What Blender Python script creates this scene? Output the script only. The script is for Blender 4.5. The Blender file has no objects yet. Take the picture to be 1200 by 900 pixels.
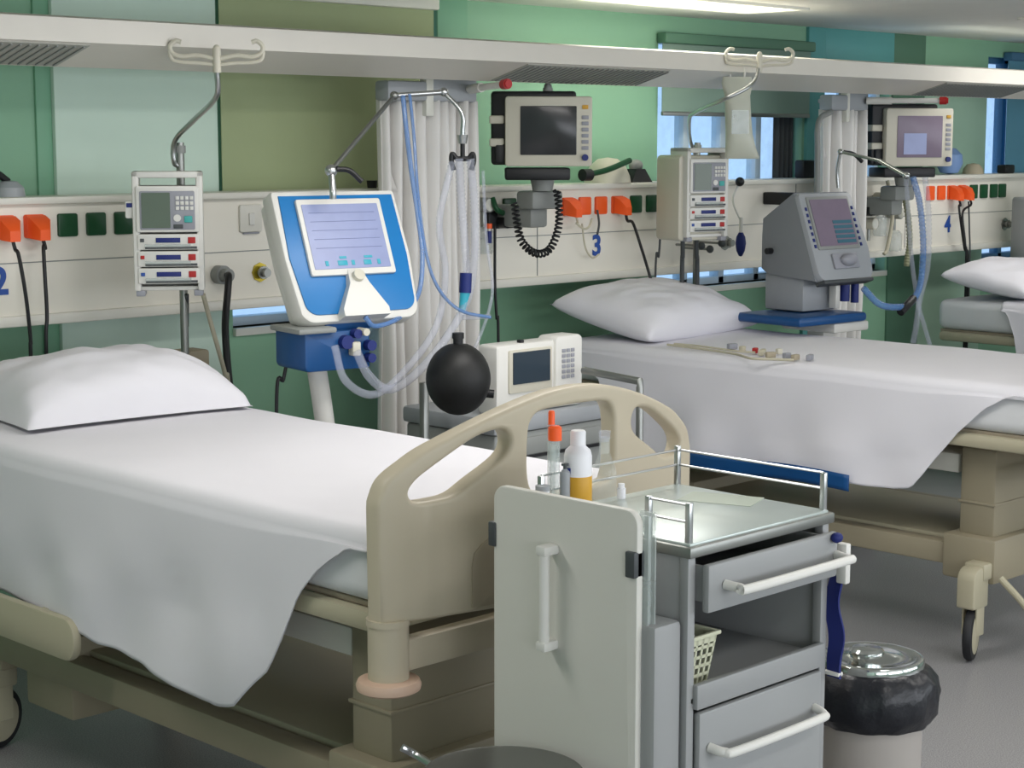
import bpy, bmesh, math, random
from mathutils import Vector, Matrix, noise
random.seed(7)
S = bpy.context.scene
COL = S.collection
PI = math.pi
# ------------------------------------------------------------------ camera
CH, CF = 1.80, 2081.0
TH = math.atan(283 / CF)
c_, s_, q_ = math.cos(TH), math.sin(TH), math.sqrt(.5)
cam_d = bpy.data.cameras.new('camera'); cam = bpy.data.objects.new('camera', cam_d); COL.objects.link(cam)
cam.location = (0, 0, CH); cam.rotation_euler = (PI/2 - TH, 0, -PI/4)
cam_d.sensor_width = 36; cam_d.lens = CF/1200*36; cam_d.clip_end = 100
S.camera = cam
def ray(u, v):
    a = (u-600)/CF; b = (450-v)/CF
    return Vector((q_*c_ + a*q_ + b*q_*s_, q_*c_ - a*q_ + b*q_*s_, -s_ + b*c_))
O = Vector((0, 0, CH))
def az(u, v, z): d = ray(u, v); return O + d*((z-CH)/d.z)
def ay(u, v, y): d = ray(u, v); return O + d*(y/d.y)
def ax(u, v, x): d = ray(u, v); return O + d*(x/d.x)
def ad(u, v, dist): return O + ray(u, v)*dist
# ------------------------------------------------------------------ materials
def lin(c): return c/12.92 if c <= .04045 else ((c+.055)/1.055)**2.4
def rgb(h):
    if isinstance(h, tuple): return tuple(lin(x/255) for x in h) + (1,)
    return tuple(lin(int(h[i:i+2], 16)/255) for i in (0, 2, 4)) + (1,)
def mat(name, col, rough=.5, metal=0, bump=0, bscale=60, var=.04, vscale=6, trans=0, ior=1.45, emit=0, coat=0, sss=0, alpha=1):
    m = bpy.data.materials.new(name); m.use_nodes = True
    N = m.node_tree.nodes; L = m.node_tree.links; b = N['Principled BSDF']
    b.inputs['Roughness'].default_value = rough; b.inputs['Metallic'].default_value = metal
    b.inputs['IOR'].default_value = ior; b.inputs['Transmission Weight'].default_value = trans
    b.inputs['Coat Weight'].default_value = coat; b.inputs['Alpha'].default_value = alpha
    tc = N.new('ShaderNodeTexCoord'); nz = N.new('ShaderNodeTexNoise'); nz.inputs['Scale'].default_value = vscale
    nz.inputs['Detail'].default_value = 3
    L.new(tc.outputs['Object'], nz.inputs['Vector'])
    mx = N.new('ShaderNodeMix'); mx.data_type = 'RGBA'
    a = rgb(col); mx.inputs['A'].default_value = tuple(x*(1-var) for x in a[:3]) + (1,)
    mx.inputs['B'].default_value = tuple(min(1, x*(1+var)) for x in a[:3]) + (1,)
    L.new(nz.outputs['Fac'], mx.inputs['Factor']); L.new(mx.outputs['Result'], b.inputs['Base Color'])
    if bump:
        n2 = N.new('ShaderNodeTexNoise'); n2.inputs['Scale'].default_value = bscale; n2.inputs['Detail'].default_value = 4
        L.new(tc.outputs['Object'], n2.inputs['Vector'])
        bp = N.new('ShaderNodeBump'); bp.inputs['Strength'].default_value = bump; bp.inputs['Distance'].default_value = .01
        L.new(n2.outputs['Fac'], bp.inputs['Height']); L.new(bp.outputs['Normal'], b.inputs['Normal'])
    if emit:
        L.new(mx.outputs['Result'], b.inputs['Emission Color']); b.inputs['Emission Strength'].default_value = emit
    return m
M = {}
def mk(k, *a, **kw): M[k] = mat(k, *a, **kw)
mk('wall_green', (134, 178, 148), .6, bump=.05, bscale=200, var=.03, vscale=1)
mk('wall_pale', (204, 226, 212), .55, var=.02)
mk('wall_mid', (124, 174, 144), .55, var=.02)
mk('wall_teal', (92, 158, 156), .5, var=.02)
mk('wall_deep', (84, 122, 100), .55, var=.02)
mk('ceiling', (222, 222, 216), .8, bump=.05, bscale=120)
mk('white_paint', (222, 222, 212), .45)
mk('trunk', (236, 232, 220), .4, var=.03, vscale=3)
mk('trunk_edge', (222, 220, 210), .35)
mk('bar_white', (218, 214, 204), .4)
mk('louvre', (168, 168, 160), .4)
mk('olive', (162, 174, 134), .8, bump=.1, bscale=300, var=.03)
mk('greyblind', (126, 150, 138), .8, bump=.1, bscale=300, var=.03)
mk('frame_blue', (70, 110, 140), .4)
mk('frame_white', (190, 205, 215), .4)
mk('linen', (220, 219, 224), .85, bump=.15, bscale=900, var=.015)
mk('linen2', (234, 233, 239), .85, bump=.15, bscale=900, var=.015)  # same linen in a lighter copy, for the brighter light on the farther beds
mk('mattress', (222, 224, 226), .8, bump=.1, bscale=500)
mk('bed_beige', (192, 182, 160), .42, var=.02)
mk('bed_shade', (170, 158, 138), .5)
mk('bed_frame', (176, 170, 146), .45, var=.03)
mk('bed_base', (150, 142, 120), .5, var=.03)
mk('bumper', (212, 182, 160), .5)
mk('rubber', (28, 29, 32), .6)
mk('grey_plastic', (140, 143, 140), .45)
mk('device_white', (220, 219, 213), .4)
mk('device_cream', (204, 200, 184), .4)
mk('device_grey', (158, 162, 166), .4)
mk('blue', (28, 118, 184), .35, var=.03)
mk('deep_blue', (20, 76, 132), .35, var=.06)
mk('navy', (24, 40, 110), .5)
mk('black', (22, 23, 26), .45)
mk('black_rubber', (20, 21, 21), .5, bump=.04, bscale=80)
mk('screen_dark', (48, 50, 52), .2)
mk('screen_lcd', (92, 106, 92), .25)
mk('screen_blue', (136, 146, 184), .3, emit=.10, var=.08, vscale=18)
mk('screen_mauve', (118, 106, 122), .3, emit=.12, var=.1, vscale=12)
mk('teal_ui', (46, 150, 170), .4, emit=.25)
mk('key_grey', (150, 152, 160), .5)
mk('key_dark', (70, 74, 76), .5)
mk('key_teal', (70, 170, 165), .5)
mk('red', (176, 36, 34), .45)
mk('orange', (250, 96, 36), .4)
mk('green_socket', (20, 74, 42), .35)
mk('steel', (190, 192, 192), .28, metal=1, var=.03)
mk('steel_dull', (150, 152, 148), .42, metal=1, var=.03)
mk('polished', (200, 204, 202), .12, metal=1)
mk('brass', (190, 170, 60), .35, metal=.6)
mk('trolley', (150, 152, 152), .4, var=.02)
mk('trolley_door', (210, 209, 201), .42, var=.03, vscale=4)
mk('trolley_in', (96, 100, 98), .5)
mk('cloth_white', (228, 226, 222), .85, bump=.1, bscale=400)
mk('bottle_white', (232, 232, 236), .35)
mk('yellow', (208, 158, 48), .45)
mk('basket', (202, 204, 178), .5)
mk('bag_black', (24, 26, 32), .35, bump=.5, bscale=22)
mk('bin_body', (172, 166, 160), .4)
mk('strap', (20, 34, 104), .6)
mk('drip', (214, 216, 200), .35, trans=.25)
mk('label_blue', (40, 80, 160), .5)
mk('lead', (196, 190, 168), .6)
mk('tissue', (170, 160, 138), .7)
def clear(name, tint, fac, rough=.1):
    m = bpy.data.materials.new(name); m.use_nodes = True
    N = m.node_tree.nodes; L = m.node_tree.links; b = N['Principled BSDF']; out = N['Material Output']
    b.inputs['Base Color'].default_value = rgb(tint); b.inputs['Roughness'].default_value = rough
    tr = N.new('ShaderNodeBsdfTransparent'); ms = N.new('ShaderNodeMixShader')
    nz = N.new('ShaderNodeTexNoise'); nz.inputs['Scale'].default_value = 20; tc = N.new('ShaderNodeTexCoord'); L.new(tc.outputs['Object'], nz.inputs['Vector'])
    mr = N.new('ShaderNodeMapRange'); mr.inputs['To Min'].default_value = max(0, fac-.08); mr.inputs['To Max'].default_value = min(1, fac+.08)
    L.new(nz.outputs['Fac'], mr.inputs['Value']); L.new(mr.outputs['Result'], ms.inputs['Fac'])
    L.new(tr.outputs[0], ms.inputs[1]); L.new(b.outputs[0], ms.inputs[2]); L.new(ms.outputs[0], out.inputs['Surface'])
    M[name] = m
clear('tube_clear', (205, 210, 226), .26)
clear('glass_clear', (225, 232, 228), .16, .04)
clear('tube_blue', (100, 145, 205), .55)
clear('clear_plastic', (215, 225, 222), .35, .05)
clear('window_glass', (170, 205, 225), .12, .03)
# floor
m = bpy.data.materials.new('floor_vinyl'); m.use_nodes = True; N = m.node_tree.nodes; L = m.node_tree.links; b = N['Principled BSDF']
tc = N.new('ShaderNodeTexCoord'); n1 = N.new('ShaderNodeTexNoise'); n1.inputs['Scale'].default_value = 260; n1.inputs['Detail'].default_value = 2
L.new(tc.outputs['Object'], n1.inputs['Vector'])
cr = N.new('ShaderNodeValToRGB'); cr.color_ramp.elements[0].position = .35; cr.color_ramp.elements[0].color = rgb((118, 118, 119))
cr.color_ramp.elements[1].position = .66; cr.color_ramp.elements[1].color = rgb((166, 165, 167))
L.new(n1.outputs['Fac'], cr.inputs['Fac']); L.new(cr.outputs['Color'], b.inputs['Base Color']); b.inputs['Roughness'].default_value = .38
M['floor'] = m
# ------------------------------------------------------------------ mesh builder
def frame(loc, rz=0, tilt=0):
    return Matrix.Translation(Vector(loc)) @ Matrix.Rotation(math.radians(rz), 4, 'Z') @ Matrix.Rotation(math.radians(tilt), 4, 'X')
def rr(x0, z0, x1, z1, r, n=5):
    if not isinstance(r, (list, tuple)): r = [r]*4   # bl, br, tr, tl
    P = []
    for (cx, cz, a0, k) in ((x0+r[0], z0+r[0], 180, 0), (x1-r[1], z0+r[1], 270, 1), (x1-r[2], z1-r[2], 0, 2), (x0+r[3], z1-r[3], 90, 3)):
        if r[k] < 1e-5: P.append((cx, cz)); continue
        for i in range(n+1):
            a = math.radians(a0 + 90*i/n); P.append((cx + r[k]*math.cos(a), cz + r[k]*math.sin(a)))
    return P
def spline(pts, n=8):
    P = [Vector(p) for p in pts]
    if len(P) < 3: return P
    out = []
    for i in range(len(P)-1):
        p0 = P[i-1] if i else P[0]*2-P[1]; p1 = P[i]; p2 = P[i+1]; p3 = P[i+2] if i+2 < len(P) else P[-1]*2-P[-2]
        for k in range(n):
            t = k/n
            out.append(.5*((2*p1) + (p2-p0)*t + (2*p0-5*p1+4*p2-p3)*t*t + (3*p1-p0-3*p2+p3)*t**3))
    out.append(P[-1]); return out
class MB:
    def __init__(s, mx=None): s.bm = bmesh.new(); s.mx = mx or Matrix.Identity(4)
    def _merge(s, t, mx=None):
        me = bpy.data.meshes.new('t'); t.to_mesh(me); t.free()
        me.transform(s.mx @ (mx or Matrix.Identity(4))); s.bm.from_mesh(me); bpy.data.meshes.remove(me)
        return s
    def box(s, x0, y0, z0, x1, y1, z1, bev=.003, seg=2, mx=None):
        t = bmesh.new(); bmesh.ops.create_cube(t, size=1)
        for v in t.verts: v.co = Vector(((x0+x1)/2 + v.co.x*(x1-x0), (y0+y1)/2 + v.co.y*(y1-y0), (z0+z1)/2 + v.co.z*(z1-z0)))
        bev = min(bev, .45*min(abs(x1-x0), abs(y1-y0), abs(z1-z0)))
        if bev > 1e-5: bmesh.ops.bevel(t, geom=t.edges[:], offset=bev, segments=seg, profile=.5, affect='EDGES')
        return s._merge(t, mx)
    def prism(s, poly, y0, y1, bev=0, seg=2, mx=None):
        t = bmesh.new(); vs = [t.verts.new((x, y0, z)) for x, z in poly]
        f = t.faces.new(vs); r = bmesh.ops.extrude_face_region(t, geom=[f])
        for v in r['geom']:
            if isinstance(v, bmesh.types.BMVert): v.co.y = y1
        bmesh.ops.recalc_face_normals(t, faces=t.faces)
        if bev:
            E = [e for e in t.edges if abs(e.verts[0].co.y-e.verts[1].co.y) < 1e-6]
            bmesh.ops.bevel(t, geom=E, offset=bev, segments=seg, profile=.5, affect='EDGES')
        return s._merge(t, mx)
    def loft(s, polys, mx=None):
        """polys: list of closed rings of equal length (3D points)"""
        t = bmesh.new(); R = [[t.verts.new(p) for p in ring] for ring in polys]; n = len(R[0])
        for a, b in zip(R, R[1:]):
            for i in range(n): t.faces.new((a[i], a[(i+1) % n], b[(i+1) % n], b[i]))
        t.faces.new(R[0][::-1]); t.faces.new(R[-1]); bmesh.ops.recalc_face_normals(t, faces=t.faces)
        return s._merge(t, mx)
    def tube(s, pts, r, seg=10, n=8, smooth=True, mx=None, rad=None):
        P = spline(pts, n) if smooth else [Vector(p) for p in pts]
        t = bmesh.new(); rings = []; up = None; m_ = len(P)
        for i, p in enumerate(P):
            d = (P[min(i+1, m_-1)] - P[max(i-1, 0)])
            if d.length < 1e-9: d = Vector((0, 0, 1))
            d.normalize()
            if up is None:
                up = d.cross(Vector((0, 0, 1)))
                if up.length < .1: up = d.cross(Vector((1, 0, 0)))
            up = (up - d*up.dot(d)).normalized(); w = d.cross(up)
            rr_ = rad(i/(m_-1)) if rad else r
            rings.append([t.verts.new(p + (up*math.cos(2*PI*k/seg) + w*math.sin(2*PI*k/seg))*rr_) for k in range(seg)])
        for a, b in zip(rings, rings[1:]):
            for k in range(seg): t.faces.new((a[k], a[(k+1) % seg], b[(k+1) % seg], b[k]))
        t.faces.new(rings[0][::-1]); t.faces.new(rings[-1]); bmesh.ops.recalc_face_normals(t, faces=t.faces)
        return s._merge(t, mx)
    def cyl(s, p, q, r, seg=20, r2=None, mx=None):
        r2 = r if r2 is None else r2
        return s.tube([p, q], r, seg, smooth=False, mx=mx, rad=lambda t: r+(r2-r)*t)
    def lathe(s, prof, c, seg=32, mx=None, wob=None):
        t = bmesh.new(); c = Vector(c); rings = []
        for (r, z) in prof:
            rings.append([t.verts.new(c + Vector((max(r, 1e-4)*math.cos(2*PI*k/seg)*(wob(k, z) if wob else 1), max(r, 1e-4)*math.sin(2*PI*k/seg)*(wob(k, z) if wob else 1), z))) for k in range(seg)])
        for a, b in zip(rings, rings[1:]):
            for k in range(seg): t.faces.new((a[k], a[(k+1) % seg], b[(k+1) % seg], b[k]))
        t.faces.new(rings[0][::-1]); t.faces.new(rings[-1]); bmesh.ops.recalc_face_normals(t, faces=t.faces)
        return s._merge(t, mx)
    def ball(s, c, rx, ry=None, rz=None, seg=24, mx=None):
        t = bmesh.new(); bmesh.ops.create_uvsphere(t, u_segments=seg, v_segments=seg//2, radius=1)
        for v in t.verts: v.co = Vector((c[0]+v.co.x*rx, c[1]+v.co.y*(ry or rx), c[2]+v.co.z*(rz or rx)))
        return s._merge(t, mx)
    def grid(s, fn, nu, nv, thick=0, mx=None):
        t = bmesh.new(); V = [[t.verts.new(fn(i/nu, j/nv)) for j in range(nv+1)] for i in range(nu+1)]
        for i in range(nu):
            for j in range(nv): t.faces.new((V[i][j], V[i+1][j], V[i+1][j+1], V[i][j+1]))
        bmesh.ops.recalc_face_normals(t, faces=t.faces)
        if thick: bmesh.ops.solidify(t, geom=t.faces[:], thickness=thick)
        return s._merge(t, mx)
    def plate(s, outer, holes, y0, y1, bev=.008, mx=None):
        """rounded board with holes: outlines (x,z), between y0 and y1"""
        cu = bpy.data.curves.new('c', 'CURVE'); cu.dimensions = '2D'; cu.fill_mode = 'BOTH'
        cu.extrude = abs(y1-y0)/2 - bev; cu.bevel_depth = bev; cu.bevel_resolution = 3; cu.offset = -bev
        for loop in [outer]+holes:
            sp = cu.splines.new('POLY'); sp.points.add(len(loop)-1); sp.use_cyclic_u = True
            for p, (x, z) in zip(sp.points, loop): p.co = (x, z, 0, 1)
        o = bpy.data.objects.new('c', cu); COL.objects.link(o)
        dg = bpy.context.evaluated_depsgraph_get(); me = bpy.data.meshes.new_from_object(o.evaluated_get(dg))
        t = bmesh.new(); t.from_mesh(me); bmesh.ops.remove_doubles(t, verts=t.verts, dist=1e-5)
        bpy.data.objects.remove(o); bpy.data.curves.remove(cu); bpy.data.meshes.remove(me)
        for v in t.verts: x, z, y = v.co; v.co = Vector((x, (y0+y1)/2 + y, z))
        bmesh.ops.recalc_face_normals(t, faces=t.faces)
        return s._merge(t, mx)
def wloc(o):
    v = Vector((0, 0, 0))
    while o is not None: v += Vector(o.location); o = o.parent
    return v
def obj(name, mb, m, parent=None, label=None, angle=35):
    bm = mb.bm; me = bpy.data.meshes.new(name)
    o = bpy.data.objects.new(name, me)
    if parent is not None:
        base = wloc(parent); o.parent = parent
        if bm.verts:
            lo = Vector([min(v.co[k] for v in bm.verts) for k in range(3)]); hi = Vector([max(v.co[k] for v in bm.verts) for k in range(3)])
            cen = (lo+hi)/2
        o.location = cen - base
    else:
        lo = Vector([min(v.co[k] for v in bm.verts) for k in range(3)]); hi = Vector([max(v.co[k] for v in bm.verts) for k in range(3)])
        cen = Vector(((lo.x+hi.x)/2, (lo.y+hi.y)/2, lo.z)); o.location = cen
    for v in bm.verts: v.co -= cen
    for f in bm.faces: f.smooth = True
    bm.to_mesh(me); bm.free()
    me.set_sharp_from_angle(angle=math.radians(angle))
    me.materials.append(M[m] if isinstance(m, str) else m)
    COL.objects.link(o)
    if label: o['label'] = label
    return o
def tag(o, label, cat, group=None, kind=None):
    if label: o['label'] = label
    if cat: o['category'] = cat
    if group: o['group'] = group
    if kind: o['kind'] = kind
    return o
def thing(name, loc, label, cat, group=None):
    o = bpy.data.objects.new(name, None); COL.objects.link(o); o.location = loc; o.empty_display_size = .05
    return tag(o, label, cat, group)
def struct(name, mb, m):
    o = obj(name, mb, m); o['kind'] = 'structure'; return o
def copy_tree(o, parent=None):
    c = o.copy(); COL.objects.link(c); c.parent = parent
    for ch in [x for x in bpy.data.objects if x.parent == o]: copy_tree(ch, c)
    return c
def text_mb(txt, size, mx, ext=.001):
    cu = bpy.data.curves.new('t', 'FONT'); cu.body = txt; cu.size = size; cu.extrude = ext; cu.offset = size*.03
    cu.align_x = 'CENTER'; cu.align_y = 'CENTER'
    o = bpy.data.objects.new('t', cu); COL.objects.link(o)
    dg = bpy.context.evaluated_depsgraph_get(); me = bpy.data.meshes.new_from_object(o.evaluated_get(dg))
    mb = MB(mx); t = bmesh.new(); t.from_mesh(me)
    for v in t.verts: x, y, z = v.co; v.co = Vector((x, -z, y))
    mb._merge(t); bpy.data.objects.remove(o); bpy.data.curves.remove(cu); bpy.data.meshes.remove(me)
    return mb
mk('curtain_dark', (66, 70, 72), .8)
mk('blue_blind', (96, 150, 172), .7)
mk('wall_soft', (168, 200, 178), .55, var=.02)
FILL = 50  # power of the added fill lights behind the camera
# ------------------------------------------------------------------ the room
YT, YW, ZC = 5.30, 5.50, 2.39
XL, XR, YB = -2.2, 13.0, -2.5
struct('floor', MB().box(XL-.2, YB-.2, -.05, XR+.2, YW+.3, 0, 0), 'floor')
struct('ceiling', MB().box(XL-.2, YB-.2, ZC, XR+.2, YW+.3, ZC+.08, 0), 'ceiling')
# back wall with window openings: (x0, x1, z0, z1)
wins = [(4.0, 5.0, 1.10, 2.32), (6.47, 7.62, 1.10, 2.30), (7.80, 8.42, 1.10, 2.20), (9.45, 10.7, 1.10, 2.30)]
wb = MB(); x = XL
for (a, b_, z0, z1) in wins:
    wb.box(x, YW, 0, a, YW+.16, ZC, 0); wb.box(a, YW, 0, b_, YW+.16, z0, 0); wb.box(a, YW, z1, b_, YW+.16, ZC, 0); x = b_
wb.box(x, YW, 0, XR, YW+.16, ZC, 0)
struct('wall_back', wb, 'wall_green')
struct('wall_left', MB().box(XL-.15, YB-.1, 0, XL, YW+.16, ZC, 0), 'wall_pale')
struct('wall_right', MB().box(XR, YB-.1, 0, XR+.15, YW+.16, ZC, 0), 'wall_pale')
fw = MB().box(XL-.1, YB-.15, 0, XR+.1, YB, .9, 0).box(XL-.1, YB-.15, 2.2, XR+.1, YB, ZC, 0)
FW = [(-1.5, 1.3), (1.7, 4.5), (4.9, 7.7), (8.1, 10.9)]; xx0 = XL-.1
for a, b_ in FW: fw.box(xx0, YB-.15, .9, a, YB, 2.2, 0); xx0 = b_
fw.box(xx0, YB-.15, .9, XR+.1, YB, 2.2, 0)
struct('wall_front', fw, 'wall_pale')
for i, (a, b_) in enumerate(FW):
    f = MB(); f.box(a, YB-.1, .9, b_, YB-.05, .94); f.box(a, YB-.1, 2.16, b_, YB-.05, 2.2)
    for k in range(4): xx = a + (b_-a-.04)*k/3; f.box(xx, YB-.1, .9, xx+.04, YB-.05, 2.2)
    struct('window_%d' % (i+5), f, 'frame_white')  # window added behind the camera to carry the fill light
    # added fill light at this unseen window, brightens faces turned to the room
    ld = bpy.data.lights.new('window_daylight', 'AREA'); ld.shape = 'RECTANGLE'; ld.size = b_-a-.1; ld.size_y = 1.2; ld.energy = FILL; ld.color = (1.0, .975, .97)
    lo = bpy.data.objects.new('window_daylight', ld); COL.objects.link(lo); lo.location = ((a+b_)/2, YB-.02, 1.55); lo.rotation_euler = (PI/2, 0, 0)
struct('baseboard_back', MB().box(XL, YW-.015, 0, XR, YW+.001, .1, .002), 'wall_deep')
# pilasters / coloured bands on the back wall
struct('trim_1', MB().box(3.25, YW-.03, 0, 3.93, YW+.01, ZC, .004), 'wall_pale')  # lit pilaster, the light on it put into a paler green
struct('trim_2', MB().box(3.19, YW-.012, 0, 3.25, YW+.01, ZC, .002), 'wall_mid')  # shade beside the pilaster, painted as a darker green strip
struct('trim_3', MB().box(7.64, YW-.02, 0, 7.79, YW+.01, ZC, .004), 'wall_teal')
struct('trim_4', MB().box(5.02, YW-.05, 0, 5.19, YW+.01, ZC, .004), 'wall_mid')
struct('trim_5', MB().box(8.44, YW-.012, 0, 8.755, YW+.01, ZC, .002), 'wall_deep')
struct('trim_7', MB().box(8.76, YW-.012, 0, 9.43, YW+.01, 2.08, .002), 'wall_soft')
struct('trim_6', MB().box(7.79, YW-.012, 2.2, 8.44, YW+.01, ZC, .002), 'wall_teal')
for i, (a, b_, z0, z1) in enumerate(wins):
    f = MB(); t = .035
    f.box(a, YW+.06, z0, b_, YW+.12, z0+t); f.box(a, YW+.06, z1-t, b_, YW+.12, z1)
    f.box(a, YW+.06, z0, a+t, YW+.12, z1); f.box(b_-t, YW+.06, z0, b_, YW+.12, z1)
    n = 2 if i in (0, 2) else 4
    for k in range(1, n):
        xx = a + (b_-a)*k/n; f.box(xx-.022, YW+.06, z0, xx+.022, YW+.12, z1)
    w = struct('window_%d' % (i+1), f, 'frame_blue' if i == 3 else 'frame_white')
    obj('pane', MB().box(a+t, YW+.085, z0+t, b_-t, YW+.091, z1-t, 0), 'window_glass', w)
    obj('sill', MB().box(a, YW-.02, z0-.03, b_, YW+.07, z0, .003), 'white_paint', w)
# roller blinds
def blind(a, b_, z0, z1, m, label, cass='white_paint', y=YW-.035):
    t = thing('roller_blind', ((a+b_)/2, y, z0), label, 'blind')
    obj('blind_fabric', MB().box(a, y-.002, z0+.01, b_, y+.002, z1-.03, 0), m, t)
    obj('cassette', MB().box(a-.01, y-.03, z1-.05, b_+.01, y+.03, z1, .008), cass, t)
    obj('bottom_bar', MB().box(a, y-.008, z0, b_, y+.008, z0+.02, .004), 'steel_dull' if m == 'greyblind' else m, t)
blind(3.94, 5.01, 1.50, 2.385, 'olive', 'olive green roller blind pulled fully down behind the blue ventilator')
blind(6.46, 7.63, 1.925, 2.31, 'greyblind', 'grey green roller blind half lowered over the blue window', 'wall_deep')
blind(9.62, 10.7, 1.55, 2.33, 'blue_blind', 'blue roller blind pulled down over the window at the far right edge', 'frame_blue')  # blind added to dim the bright window behind it
obj_ = obj('dark_curtain', MB().grid(lambda u, v: Vector((7.42+.17*u, YW+.03+.012*math.sin(u*28), 1.12+v*1.1)), 40, 4, .003), 'curtain_dark')
tag(obj_, 'dark grey curtain gathered at the right end of the half covered window', 'curtain')
# ------------------------------------------------------------------ bedhead trunking
B = [3.055, 5.960, 8.862]
tr = thing('bedhead_trunking', (6.5, YT, 1.2), 'long cream wall mounted supply trunking with orange and green sockets behind the beds', 'supply trunking')
tb = MB(); tb.box(.2, YT, 1.225, 12.6, YW-.052, 1.60, .004)
obj('casing', tb, 'trunk', tr)
obj('top_ledge', MB().box(.2, YT-.03, 1.597, 12.6, YW-.052, 1.622, .006), 'trunk_edge', tr)
obj('bottom_rail', MB().box(.2, YT-.018, 1.195, 12.6, YW-.052, 1.232, .006), 'trunk_edge', tr)
g = MB(); g.box(.2, YT-.0025, 1.404, 12.6, YT+.01, 1.4075, 0)
for xx in (1.5, 2.55, 4.42, 5.45, 7.3, 8.3, 10.2): g.box(xx, YT-.0025, 1.235, xx+.004, YT+.01, 1.595, 0)
obj('panel_seam', g, 'grey_plastic', tr)
def socket(x, z, m, w=.074, h=.078):
    obj('socket', MB().prism(rr(x-w/2, z-h/2, x+w/2, z+h/2, .008), YT-.012, YT+.002, .003), m, tr)
for i, b0 in enumerate(B):
    for dx in (-.325, -.215, -.11, 0):
        socket(b0+dx, 1.525, 'orange')
    for dx in (.125, .235, .345) + ((.44,) if i == 2 else ()):
        socket(b0+dx, 1.525, 'green_socket')
    socket(b0-.68, 1.53, 'green_socket'); 
    if i: socket(b0-.58, 1.53, 'green_socket')
    num = obj('bed_number', text_mb('234'[i], .125, Matrix.Translation((b0-.133, YT-.003, 1.345))), 'label_blue', tr, 'blue number %s' % '234'[i])
for xx in (3.94,):
    p = obj('light_switch', MB().prism(rr(xx-.05, 1.475, xx+.05, 1.575, .008), YT-.01, YT+.002, .003), 'trunk_edge', tr)
    obj('rocker', MB().box(xx-.012, YT-.016, 1.50, xx+.012, YT-.008, 1.545, .003), 'device_white', p)
    obj('slot', MB().box(xx-.035, YT-.012, 1.468, xx+.035, YT-.001, 1.474, .001), 'key_grey', p)
# round gas outlets
def outlet(x, z, m):
    o = obj('gas_outlet', MB().cyl((x, YT-.006, z), (x, YT+.002, z), .036, 8), m, tr)
    obj('outlet_nozzle', MB().cyl((x, YT-.05, z), (x, YT-.004, z), .016).cyl((x, YT-.03, z), (x, YT-.022, z), .024), 'steel_dull', o)
outlet(3.98, 1.325, 'brass'); outlet(6.74, 1.325, 'steel_dull'); outlet(9.35, 1.33, 'steel_dull')
# ------------------------------------------------------------------ overhead light rail
bar = thing('overhead_light_rail', (6.5, 4.9, 2.05), 'long white overhead lighting rail running the length of the ward above the beds', 'light rail')
prof = [(4.70, 2.095), (4.70, 2.165), (4.76, 2.175), (5.02, 2.175), (5.06, 2.12), (5.02, 2.04), (4.93, 2.032)]
def yz(poly, x0, x1, b=MB):
    # prism along x
    mb = MB(Matrix.Rotation(0, 4, 'Z')); t = bmesh.new(); vs = [t.verts.new((x0, y, z)) for y, z in poly]
    f = t.faces.new(vs); r = bmesh.ops.extrude_face_region(t, geom=[f])
    for v in r['geom']:
        if isinstance(v, bmesh.types.BMVert): v.co.x = x1
    bmesh.ops.recalc_face_normals(t, faces=t.faces); mb._merge(t); return mb
obj('rail_body', yz(prof, .3, 12.6), 'bar_white', bar, angle=20)
def lamp_panel(x0, x1):
    # grey louvre in the slanted underside, slightly proud of it
    d = Vector((0, .23, -.063)).normalized(); nrm = Vector((0, -.063, -.23)).normalized()
    a = Vector((0, 4.715, 2.091)); mb = MB()
    def P(x, s, n): return Vector((x, 0, 0)) + a + d*s + nrm*n
    lp = obj('lamp_louvre', mb.loft([[P(x0-.0, .0, -.002), P(x1, .0, -.002), P(x1, .0, .004), P(x0, .0, .004)], [P(x0, .205, -.002), P(x1, .205, -.002), P(x1, .205, .004), P(x0, .205, .004)]]), 'louvre', bar, 'grey louvred lamp panel')
    s2 = MB(); k = 0
    while x0 + k*.03 < x1-.01:
        xx = x0 + .01 + k*.03; s2.loft([[P(xx, .01, .004), P(xx+.006, .01, .004), P(xx+.006, .01, .008), P(xx, .01, .008)], [P(xx, .195, .004), P(xx+.006, .195, .004), P(xx+.006, .195, .008), P(xx, .195, .008)]]); k += 1
    obj('louvre_blades', s2, 'grey_plastic', lp)
lamp_panel(2.0, 2.93); lamp_panel(4.80, 5.62); lamp_panel(7.72, 8.55); lamp_panel(10.6, 11.4)
for xx in (4.62, 7.5, 10.4):
    obj('hanger', MB().box(xx-.02, 5.0, 2.10, xx+.02, YW+.01, 2.14, .004), 'bar_white', bar)
# ------------------------------------------------------------------ ceiling lights
def ceil_light(x0, y0, x1, y1, label, power):
    t = thing('ceiling_light', ((x0+x1)/2, (y0+y1)/2, ZC), label, 'ceiling light', 'recessed ceiling lights')
    f = MB(); w = .03
    f.box(x0-w, y0-w, ZC-.012, x1+w, y0, ZC+.01); f.box(x0-w, y1, ZC-.012, x1+w, y1+w, ZC+.01)
    f.box(x0-w, y0, ZC-.012, x0, y1, ZC+.01); f.box(x1, y0, ZC-.012, x1+w, y1, ZC+.01)
    obj('light_frame', f, 'white_paint', t)
    obj('diffuser', MB().box(x0, y0, ZC-.006, x1, y1, ZC+.01, 0), M['lamp'], t)
    ld = bpy.data.lights.new('ceiling_lamp', 'AREA'); ld.shape = 'RECTANGLE'; ld.size = x1-x0; ld.size_y = y1-y0
    ld.energy = power; ld.color = (1.0, .965, .96)
    lo = bpy.data.objects.new('ceiling_lamp', ld); COL.objects.link(lo); lo.location = ((x0+x1)/2, (y0+y1)/2, ZC-.02)
    lo.parent = None
mk('lamp', (255, 250, 232), .5, emit=3.0)
PW = 11
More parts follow.
